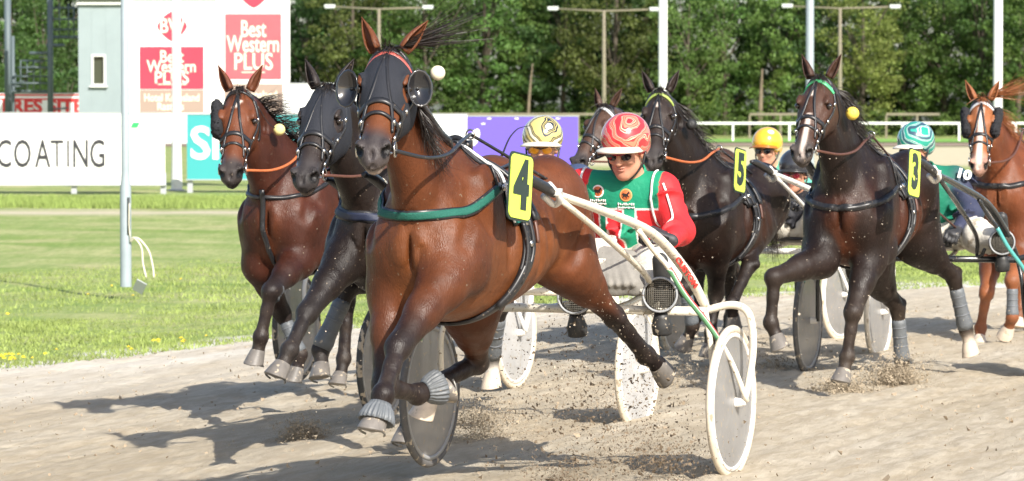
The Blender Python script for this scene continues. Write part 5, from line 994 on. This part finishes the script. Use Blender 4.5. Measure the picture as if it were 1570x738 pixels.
    # helmet, visor, chin strap, glasses
    hb = Body(); hb.ell(H(-.012, 0, .068), (.135, .116, .118), R=R, k=.01); hb.ell(H(-.07, 0, .01), (.07, .092, .07), R=R, k=.03); hb.ell(H(.13, 0, -.045), (.14, .20, .085), R=R, k=.012, cut=True); hb.ell(H(.0, 0, -.13), (.2, .2, .085), R=R, k=.01, cut=True)
    V, Q, _ = hb.mesh(.007 if vox < .01 else .011); ho = obj('helmet', V, Q, hel, rt); ho.location = (0, 0, 0)
    vz = []; K = 18; nr = 5
    for j in range(nr):
        for k in range(K): a = math.radians(-58 + 116 * k / (K - 1)); rr = .110 + .050 * (j / (nr - 1)) * math.cos(a * .9) ** .7; vz.append(H(-.002 + rr * math.cos(a) * 1.05, rr * .98 * math.sin(a) * .96, .052 - .016 * (j / (nr - 1)) - .02 * (math.sin(a) ** 2)))
    vo = obj('visor', vz, [(j * K + k, j * K + k + 1, (j + 1) * K + k + 1, (j + 1) * K + k) for j in range(nr - 1) for k in range(K - 1)], mat('visor_' + str(visor), visor, .35, noise=.08), rt); mo = vo.modifiers.new('s', 'SOLIDIFY'); mo.thickness = .008
    stp = MB()
    for sg in (-1, 1): stp.tube([H(-.01, sg * .096, .0), H(.02, sg * .082, -.06), H(.045, sg * .03, -.118), H(.045, 0, -.124)], .006, 6, 5)
    stp.obj('chin_strap', M_LEATHER, rt)
    for sg in (-1, 1):
        Vv = []; K = 10; N_ = 6
        for j in range(N_ + 1):
            for k in range(K): a = 2 * math.pi * k / K; t = j / N_; Vv.append(H(.101 - .10 * (abs(sg * .034 + .030 * t * math.cos(a)) ** 1.6) * 2.2 + .004 * (1 - t * t), sg * .034 + .031 * t * math.cos(a), .006 + .022 * t * math.sin(a)))
        obj('lens', Vv, [(j * K + k, j * K + (k + 1) % K, (j + 1) * K + (k + 1) % K, (j + 1) * K + k) for j in range(N_) for k in range(K)], mat('lens_' + str(lens), lens, .08, coat=1), rt)
    gf = MB(); gf.tube([H(-.01, -.082, .012), H(.06, -.072, .018), H(.094, -.05, .024), H(.104, 0, .014), H(.094, .05, .024), H(.06, .072, .018), H(-.01, .082, .012)], .0055 if face == 'red' else .004, 6, 4); gf.obj('glasses_frame', mat('red_frame', (.3, .03, .04), .3) if face == 'red' else M_LEATHER, rt)
    return dict(root=rt, J=J, H=H, R=R, side=side, hp=hp, ch=ch, nk=nk)
def pose(FR, lean=0, headz=1.52, back=0, look=(1, 0, -.1), hands=None, headx=-.40, headl=None, k=1):
    l = lean; d = dict(hip=(-.60 + back, l * .3, .93), chest=(-.55 + back, l * .8, 1.18 + (headz - 1.52) * .6), neck=(-.47 + back, l, headz - .14), head=(headx + back, l if headl is None else headl, headz), look=look)
    z = headz - .20
    for n, sg in (('L', 1), ('R', -1)):
        d['sh' + n] = (-.50 + back, l + sg * .20, z); d['el' + n] = (-.36 + back, l + sg * .33, z - .25); d['ha' + n] = (-.10 + back, l * .5 + sg * .20, 1.08)
        d['kn' + n] = (-.16, sg * .27, 1.03); d['fo' + n] = (.02, sg * .42, .83)
    return d
P4 = pose(None, .10, 1.515, look=(1, -.05, -.28), headx=-.37)
f4 = s4['FR']
P4['head'] = f4.UF(960, 233, -.37); P4['neck'] = f4.UF(968, 268, -.47); P4['chest'] = f4.UF(962, 325, -.52); P4['hip'] = f4.UF(960, 398, -.58)
P4['shL'] = f4.UF(1018, 292, -.48); P4['elL'] = f4.UF(1040, 352, -.42); P4['haL'] = f4.UF(1030, 368, -.16); P4['hdL'] = (.35, -.75, .35)
P4['shR'] = f4.UF(890, 287, -.46); P4['elR'] = f4.UF(862, 322, -.30); P4['haR'] = f4.UF(852, 318, -.02)
P4['knL'] = f4.UF(1003, 408, -.16); P4['foL'] = f4.UF(1018, 452, .0); P4['knR'] = f4.UF(912, 402, -.18); P4['foR'] = f4.UF(888, 455, .02)
GREEN = (.01, .24, .13); RED = (.62, .025, .03); WHT = (.78, .76, .72)
def silk4(V, C, hp, ch, nk, side):
    C = C.copy(); fr = V[:, 0] > -.75; y = V[:, 1] - ch[1]; z = V[:, 2]; out = np.minimum.reduce([np.linalg.norm(np.cross(V - side[s][0], nrm(side[s][1] - side[s][0])), axis=1) + 10 * ((V - side[s][0]) @ nrm(side[s][1] - side[s][0]) < -.02) for s in (1, -1)])
    body = (y < .20) & (y > -.150); C[body] = GREEN; C[~body] = RED
    for y0, y1, t in ((-.145, -.110, 1.215), (-.056, .020, 1.225), (.093, .2, 1.225)):
        w_ = .009; o = body & (y > y0 - w_) & (y < y1 + w_) & (z < t + w_); C[o] = WHT; i = body & (y > y0) & (y < y1) & (z < t); C[i] = RED
    return C
HEL4 = helmet_mat('red_flame_helmet', (.62, .03, .035), [(.36, (.62, .03, .035)), (.44, (.75, .42, .34)), (.54, (.62, .03, .035)), (.66, (.04, .34, .14)), (.74, (.72, .62, .45)), (.80, (.60, .03, .035)), (.93, (.66, .2, .12))], 7.5, 9)
d4 = driver('driver in red and green silks and a red flame-pattern helmet', f4, (.31, 16.08, -.03), f4.rz, P4, dict(main=GREEN, sleeve=RED, fn=silk4), HEL4, vox=.0075, face='red', lens=(.012, .008, .012), trous=M_TROUS, foot=True)
def silk_details(d):
    J, rt = d['J'], d['root']; wm = mat('white_piping', (.78, .76, .72), .6)
    for sg in (1, -1):
        a, b, c = d['side'][sg][:3]; o = V3(.06, sg * .05, .02)
        strap(J, [nrm(V3(.8, sg * .45, .3)) * .08 + a + (b - a) * -.02 + V3(0, -sg * .02, .0), a + (b - a) * .4 + V3(.08, sg * .03, 0), a + (b - a) * .75 + V3(.08, sg * .02, 0), b + V3(.075, sg * .0, .0)], .010, .004, wm, rt, 'piping', .004)
        ya = a - V3(0, sg * .03, 0); strap(J, [ya + V3(.0, 0, .09), ya + V3(.07, 0, .05), ya + V3(.10, 0, -.03), ya + V3(.09, sg * .0, -.11), ya + V3(.03, sg * .02, -.16)], .010, .004, wm, rt, 'piping', .004)
    for y, z, m2 in ((-.100, 1.312, 0), (.043, 1.295, 1)):     # round club badge: a horse on an orange disc, with small print below
        xs_ = np.linspace(-.1, -.8, 141); ev = J.eval(np.stack([xs_, np.full(141, d['ch'][1] + y), np.full(141, z)], 1)); p = V3(xs_[np.argmax(ev < .001)], d['ch'][1] + y, z); n = J.grad(p)[0]; x = nrm(np.cross((0, 0, 1), n)); up = np.cross(n, x); R = np.stack([x, up, n], 1)
        b = MB(); b.lathe([(.0001, .004), (.028, .004), (.030, 0)], p, R, 24); bo = b.obj('badge', mat('badge_orange', (.55, .14, .04) if not m2 else (.75, .62, .42), .5), rt)
        b = MB(); b.lathe([(.024, .0045), (.029, .0055), (.031, .003)], p, R, 24); b.obj('badge_ring', wm if not m2 else mat('badge_rim', (.6, .3, .1), .5), bo)
        hs_ = [(-.022, .004), (-.016, .012), (-.008, .010), (.004, .007), (.010, .014), (.016, .022), (.021, .016), (.024, .010), (.017, .008), (.013, -.002), (.020, -.008), (.016, -.012), (.008, -.007), (.004, -.008), (.007, -.018), (.003, -.019), (-.002, -.009), (-.010, -.008), (-.018, -.018), (-.021, -.016), (-.015, -.004)]
        obj('horse_emblem', [p + R @ V3(a * .85, b_ * .85, .0055) for a, b_ in hs_], [tuple(range(len(hs_)))], mat('emblem_black', (.02, .015, .012), .5), bo, False)
        for row, (zz, hgt, n_) in enumerate(((-.044, .013, 9), (-.060, .008, 12))):
            q = MB()
            for i in range(n_): xx = (i - (n_ - 1) / 2) * .085 / n_; pp = J.snap((p + R @ V3(xx, zz, 0))[None], .002, 3)[0]; q.box(pp + up * hgt * .1 * math.sin(i * 2.3), (.0045, .0045, .002 + hgt * (.7 + .3 * math.cos(i * 1.7))), np.stack([x, n, up], 1))
            q.obj('small_print', wm, rt)['kind'] = 'stuff'
silk_details(d4)
# number 4's stirrup cup with mesh, and the grey rain apron over his knees
def stirrup(fr, O, p, parent):
    b = MB(); R = Raxis(nrm(V3(1, .25, .1))); b.lathe([(.070, -.06), (.080, -.02), (.086, .02), (.080, .035), (.074, .02), (.068, -.05)], p, R, 28, True); o = b.obj('foot_cup', M_LEATHER, parent)
    b = MB(); b.lathe([(.078 + .006 * math.cos(a), .036 + .006 * math.sin(a)) for a in np.linspace(0, 6.28, 7)[:-1]], p, R, 28, True); b.obj('cup_rim', mat('grey_wire', (.3, .31, .32), .4), o)
    b = MB()
    for i in range(-7, 8):
        h = math.sqrt(max(0, .072 ** 2 - (i * .0095) ** 2))
        for ax_ in (0, 1): A = [i * .0095, -h] if ax_ else [-h, i * .0095]; Bq = [i * .0095, h] if ax_ else [h, i * .0095]; b.tube([p + R @ V3(*A, .03), p + R @ V3(*[(A[0] + Bq[0]) / 2, (A[1] + Bq[1]) / 2], .045), p + R @ V3(*Bq, .03)], .0016, 4, 3)
    b.obj('cup_mesh', mat('mesh_wire', (.12, .11, .09), .6), o)['kind'] = 'stuff'
    b = MB(); b.tube([p + V3(0, 0, -.08), p + V3(-.02, 0, -.14), p + V3(-.03, 0, -.18)], [.03, .05, .045], 12, 3); b.obj('cup_drain', M_BOOT, o)
ap = Body(); q0 = V3(*f4.UF(918, 396, -.12)); q1 = V3(*f4.UF(962, 402, -.10)); q2 = V3(*f4.UF(915, 436, -.02)); q3 = V3(*f4.UF(975, 436, -.02))
for a_, b_ in ((q0, q1), (q1, q3), (q0, q2), (q2, q3), ((q0 + q1) / 2, (q2 + q3) / 2)): ap.cone(a_, b_, .05, .045, k=.05, sq=((1, 0, .3), .5))
for i in range(6): t_ = i / 5; ap.cone(q0 + (q1 - q0) * t_ + V3(.03, 0, 0), q2 + (q3 - q2) * t_ + V3(.035, 0, 0), .010, .016, k=.02)
V, Q, _ = ap.mesh(.009); obj('knee_apron', V, Q, mat('grey_apron', (.24, .225, .20), .8, noise=.25, scale=10, bump=.6, bscale=18), d4['root'])
stirrup(None, None, V3(*P4['foL']) + V3(.05, .0, .0), s4['root']); stirrup(None, None, V3(*P4['foR']) + V3(.05, 0, 0), s4['root'])
# the others
def drv(label, s, O, **k):
    fr = s['FR']; jer = k.pop('jer'); hel = k.pop('hel'); pz = pose(None, k.pop('lean', 0), k.pop('hz', 1.52), k.pop('back', 0), k.pop('look', (1, 0, -.1)), headx=k.pop('headx', -.40))
    for n, v in k.pop('P', {}).items(): pz[n] = v
    return driver(label, fr, O, fr.rz, pz, jer, hel, **k)
HELB = helmet_mat('gold_black_helmet', (.60, .48, .16), [(.16, (.02, .03, .05)), (.36, (.62, .50, .14)), (.46, (.02, .03, .05)), (.60, (.55, .44, .12)), (.66, (.02, .03, .05)), (.80, (.70, .66, .5))], 6.5, 5)
fb = sB['FR']
dB = drv('driver in gold and black helmet with orange visor glasses behind the number 4 plate', sB, (-.02, 19.15, -.10), lean=.05, hz=fb.UF(832, 222, -.4)[2], look=(1, .25, -.15), jer=dict(main=(.04, .06, .12), sleeve=(.04, .06, .12)), hel=HELB, lens=(.85, .35, .02), P=dict(head=tuple(fb.UF(832, 228, -.4)), neck=tuple(fb.UF(842, 262, -.47))))
HEL3 = helmet_mat('green_white_helmet', (.02, .30, .22), [(.34, (.65, .72, .70)), (.46, (.02, .30, .22)), (.58, (.05, .1, .12)), (.66, (.6, .7, .66)), (.76, (.03, .33, .25)), (.86, (.04, .08, .12))], 7, 5)
f3 = s3['FR']
d3 = drv('driver in green and navy silks and striped green helmet behind the number 3 horse', s3, (2.64, 22.2, -.04), lean=-.12, hz=1.5, look=(1, -.45, -.2), jer=dict(main=(.01, .17, .10), sleeve=(.035, .04, .075)), hel=HEL3, visor=(.75, .68, .58), P=dict(head=tuple(f3.UF(1404, 230, -.38)), neck=tuple(f3.UF(1418, 262, -.47)), chest=tuple(f3.UF(1436, 300, -.52)), hip=tuple(f3.UF(1450, 352, -.58)), shL=tuple(f3.UF(1467, 275, -.52)), elL=tuple(f3.UF(1490, 325, -.40)), haL=tuple(f3.UF(1468, 352, -.15)), knL=tuple(f3.UF(1500, 362, -.16)), foL=tuple(f3.UF(1538, 372, .0))))
stirrup(None, None, V3(*f3.UF(1536, 372, .05)), s3['root'])
tp = d3['J'].snap(np.array([f3.UF(1472, 263, -.36)]), .003, 8)[0]; tn = d3['J'].grad(tp)[0]; tn = nrm(tn * .4 + V3(.93, .3, .1)); tx = nrm(np.cross((0, 0, 1), tn) + V3(0, 0, -.25)); tx = nrm(tx - tn * (tx @ tn)); text('10', .085, M_WHITE, d3['root'], tp + tn * .012, np.stack([tx, np.cross(tn, tx), tn], 1), 'sleeve_number', .004, .002, sx=1.2)
HEL5 = mat('dark_helmet', (.03, .03, .035), .25, coat=.6); HELD = helmet_mat('yellow_helmet', (.80, .42, .03), [(.55, (.80, .42, .03)), (.72, (.7, .66, .5)), (.82, (.8, .42, .03))], 2.2, 4)
f5 = s5['FR']
d5 = drv('driver leaning back in dark silks with red goggles and white neck scarf', s5, (1.86, 24.27, -.07), hz=1.36, look=(1, .0, -.1), jer=dict(main=(.02, .02, .025), sleeve=(.02, .02, .025)), hel=HEL5, visor=(.03, .03, .03), lens=(.5, .03, .06), scarf=M_WHITE, P=dict(head=tuple(f5.UF(1219, 268, -.40)), neck=tuple(f5.UF(1222, 292, -.50))), vox=.012)
fD = sD['FR']
dD = drv('driver in a yellow helmet and sunglasses with a mint green jersey', sD, (1.82, 26.2, -.04), hz=1.46, look=(1, .1, -.05), jer=dict(main=(.10, .42, .30), sleeve=(.10, .42, .30)), hel=HELD, visor=(.35, .12, .02), P=dict(head=tuple(fD.UF(1176, 232, -.40)), neck=tuple(fD.UF(1184, 264, -.48))), vox=.013)

# ---------------------------------------------------------------- the seven horses
BAY = dict(coat=(.088, .027, .010), belly=(.150, .050, .016), points=(.018, .012, .011), muzzle=(.042, .035, .035), head=(.115, .038, .015), lip=(.42, .34, .29))
hn = lambda s, hr, d: [hr['FR'].loc(s['FR'].O + d['side'][k][2][0] * s['FR'].h + d['side'][k][2][1] * s['FR'].L + V3(0, 0, d['side'][k][2][2])) for k in (1, -1)]
h4 = horse('4', 'bright bay horse with number 4 plate and green breast collar, nearest the camera', (-.155, 14.87, 0), 21, BAY,
    dict(poll=(597, 92, 1.0), muz=(569, 226, 1.45), fly=(-.25, 1, .28), bend=.03, earL=(-.55, .62, .55), earR=(-.75, .38, .5), plug=(671, 112, .95, .031, mat('cream_plug', (.75, .68, .5), .6))),
    dict(LF=[(672, 440, .13), (611, 532, .12), (587, 606, .11), (573, 660, .11)], RF=[(602, 452, -.14), (590, 592, -.13), (640, 604, -.13), (684, 590, -.13)],
         LH=[(862, 400, .19), (940, 484, .16), (990, 545, .15), (1022, 568, .15)], RH=[(720, 470, -.15), (733, 556, -.13), (668, 588, -.12), (648, 640, -.12)]),
    vox=.0095, neckr=.90, mane=[(-.5, -.6, .0)], hooves='gggw', boots=dict(LF=['bell'], RF=['bell']))
bridle(h4, brow=mat('red_browband', (.5, .1, .08), .4), blinkers=((-1, 1), 'cup'), hood=(.03, .034, .05))
harness(h4, breast=mat('green_webbing', (.006, .105, .075), .7, noise=.15, scale=120, bump=.5, bscale=400), pad=mat('teal_lining', (.01, .2, .17), .6), white_edge=True, bh=1.22, plate=h4['FR'].UL(797, 287, .36), num='4', breast_w=.047, rein=M_LEATHER, hand=hn(s4, h4, d4))
DBAY = dict(coat=(.045, .013, .007), belly=(.10, .029, .011), points=(.018, .012, .011), muzzle=(.045, .036, .034), head=(.115, .036, .015))
hA = horse('A', 'dark bay horse with a small white star and orange rein, leftmost in the race', (-1.145, 20.56, -.05), 21, DBAY,
    dict(poll=(368, 148, .98), muz=(352, 263, 1.38), bend=.04, plug=(428, 199, .80, .035, mat('pale_yellow_plug', (.7, .6, .25), .8))),
    dict(LF=[(455, 402, .13), (416, 446, .12), (399, 520, .12), (388, 578, .12)], RF=[(400, 410, -.14), (432, 480, -.12), (470, 566, -.12), (448, 598, -.12)]),
    vox=.013, mane=[(-.1, .6, .3)], hooves='gggg', boots=dict(LF=['knee'], RF=['shin']), star=[(.09, .15, .02, -.01, .012)], detail=False)
bridle(hA, blinkers=((-1,), 'fleece'))
harness(hA, bh=1.22, rein=M_ORANGEL, breast=M_LEATHER, breast_w=.026, strap2=True)
BLK = dict(sock=dict(LH=(.55, .50, .44)), coat=(.011, .0065, .005), belly=(.019, .011, .008), points=(.018, .014, .013), muzzle=(.035, .03, .03), head=(.026, .019, .017), lip=(.14, .10, .08))
hB = horse('B', 'black-brown horse with dark hood and navy breast collar, left of the number 4 horse', (-.473, 17.97, -.06), 21, BLK,
    dict(poll=(503, 145, .98), muz=(462, 268, 1.42), bend=.03),
    dict(RF=[(520, 405, -.13), (471, 480, -.12), (444, 537, -.12), (425, 578, -.12)], RH=[(600, 420, -.15), (535, 440, -.14), (488, 545, -.13), (494, 580, -.13)], LH=[(715, 400, .15), (766, 470, .14), (753, 548, .14), (756, 600, .14)]),
    vox=.0125, hooves='ggwg', boots=dict(RH=['shin'], LH=['shin']), detail=False)
bridle(hB, hood=(.03, .034, .05))
harness(hB, bh=1.19, breast=mat('navy_webbing', (.012, .018, .045), .6), breast_w=.06, hand=hn(sB, hB, dB))
DRK = dict(coat=(.013, .008, .006), belly=(.040, .015, .008), points=(.020, .014, .012), muzzle=(.045, .038, .036), head=(.028, .019, .016))
h5 = horse('5', 'black-brown horse with number 5 plate and a white star, behind the red helmet', (1.395, 23.06, -.13), 21, DRK,
    dict(poll=(1012, 148, .98), muz=(1000, 242, 1.38), bend=.04, plug=(1060, 191, .84, .036, mat('black_plug', (.02, .02, .02), .6))),
    dict(LF=[(1098, 375, .13), (1098, 450, .12), (1090, 510, .12), (1086, 545, .12)], RF=[(1060, 380, -.13), (1050, 440, -.12), (1062, 500, -.12), (1050, 530, -.12)], LH=[(1152, 345, .15), (1148, 408, .14), (1122, 466, .14), (1126, 500, .14)]),
    vox=.0135, star=[(.12, .165, .0, .0, .017)], boots=dict(RF=['shin']), detail=False)
bridle(h5, brow=mat('green_gold_browband', (.35, .45, .1), .4)); harness(h5, bh=1.12, rein=M_ORANGEL, plate=h5['FR'].UL(1134, 262, .43), num='5', hand=hn(s5, h5, d5))
DR3 = dict(sock=dict(LH=(.5, .42, .34)), coat=(.013, .0075, .006), belly=(.075, .022, .009), points=(.022, .015, .012), muzzle=(.06, .05, .046), head=(.055, .026, .017))
h3 = horse('3', 'dark brown horse with number 3 plate, white face stripe and green browband', (2.175, 20.99, -.03), 19, DR3,
    dict(poll=(1258, 128, .98), muz=(1224, 232, 1.38), bend=.04, plug=(1307, 174, .86, .040, mat('yellow_plug', (.75, .55, .08), .6))),
    dict(LF=[(1332, 400, .13), (1308, 478, .12), (1298, 553, .12), (1290, 585, .12)], RF=[(1248, 402, -.13), (1187, 425, -.13), (1181, 508, -.13), (1197, 532, -.13)],
         RH=[(1390, 400, -.15), (1376, 472, -.14), (1383, 555, -.13), (1376, 590, -.13)], LH=[(1430, 370, .16), (1462, 425, .15), (1481, 506, .14), (1492, 553, .14)]),
    vox=.0115, hooves='ggwg', boots=dict(LH=['shin'], RH=['shin']), star=[(.10, .17, .0, .0, .010), (.30, .62, .005, .02, .013)])
bridle(h3, brow=mat('green_browband', (.08, .5, .2), .4), blinkers=((-1, 1), 'cup') if False else None); harness(h3, bh=1.13, plate=h3['FR'].UL(1401, 266, .45), num='3', hand=hn(s3, h3, d3))
hD = horse('D', 'dark brown horse with silver browband behind the red-helmeted driver', (1.17, 25.1, -.05), 30, dict(DRK, coat=(.055, .028, .018), head=(.06, .032, .022)),
    dict(poll=(930, 170, .98), muz=(880, 247, 1.38), bend=.04), dict(RF=[(1010, 400, -.13), (1028, 455, -.12), (1026, 515, -.12), (1020, 540, -.12)]), vox=.014, hooves='wwww', boots=dict(LF=['shin'], RF=['shin']), detail=False)
bridle(hD, brow=mat('silver_browband', (.7, .7, .7), .3)); harness(hD, bh=1.15)
CH = dict(coat=(.12, .035, .013), belly=(.16, .055, .022), points=(.22, .075, .03), muzzle=(.35, .2, .15), head=(.25, .09, .035), hair=M_HAIRC)
hG = horse('G', 'chestnut horse with a broad white blaze and fleece cheek pieces, at the right edge', (3.82, 25.9, -.02), 21, CH,
    dict(poll=(1506, 160, .98), muz=(1500, 252, 1.36), bend=.04, fly=(-.2, 1, .2)),
    dict(RF=[(1538, 390, -.13), (1513, 448, -.13), (1503, 505, -.12), (1502, 530, -.12)], LF=[(1562, 390, .13), (1552, 430, .12), (1552, 490, .12), (1543, 512, .12)]), vox=.0135, hooves='wwww', boots=dict(LF=['shin'], RF=['knee']), star=[(.08, .16, .0, .0, .022), (.14, .62, .0, .0, .020)], detail=False)
bridle(hG, brow=mat('silver_browband', (.7, .7, .7), .3), blinkers=((-1, 1), 'fleece')); harness(hG, bh=1.15)

b = MB(); wp = [at(770, 238, 18.4), at(780, 214, 18.4), at(790, 201, 18.4), at(798, 196, 18.4), at(812, 193, 18.4)]; o0 = np.array(wp[0]); b.tube([np.array(q) - o0 for q in wp], [.006, .004, .002], 6, 6); b.tube([np.array(at(762, 250, 18.5)) - o0, V3(0, 0, 0)], .008, 6)
wo = b.obj('whip', M_LEATHER, None); wo.location = tuple(o0); tag(wo, 'thin black driving whip curving up in front of the purple board', 'whip')

# thick black strap and ragged mane on the near side of the leader's neck
g4 = h4['FR']; b = MB(); b.tube([g4.UF(640, 150, .98), g4.UF(655, 175, .80), g4.UF(672, 203, .62), g4.UF(687, 218, .50), g4.UF(692, 240, .44)], [.012, .017, .019, .019, .015], 10, 6); b.obj('neck_strap_roll', M_LEATHER, h4['root'])
hair(h4['root'], 'mane', [g4.UF(640, 160, .92), g4.UF(646, 190, .80), g4.UF(656, 225, .66), g4.UF(672, 250, .52)], [(-.25, .35, -.6)], .17, M_HAIRB, 420, .28, .6)
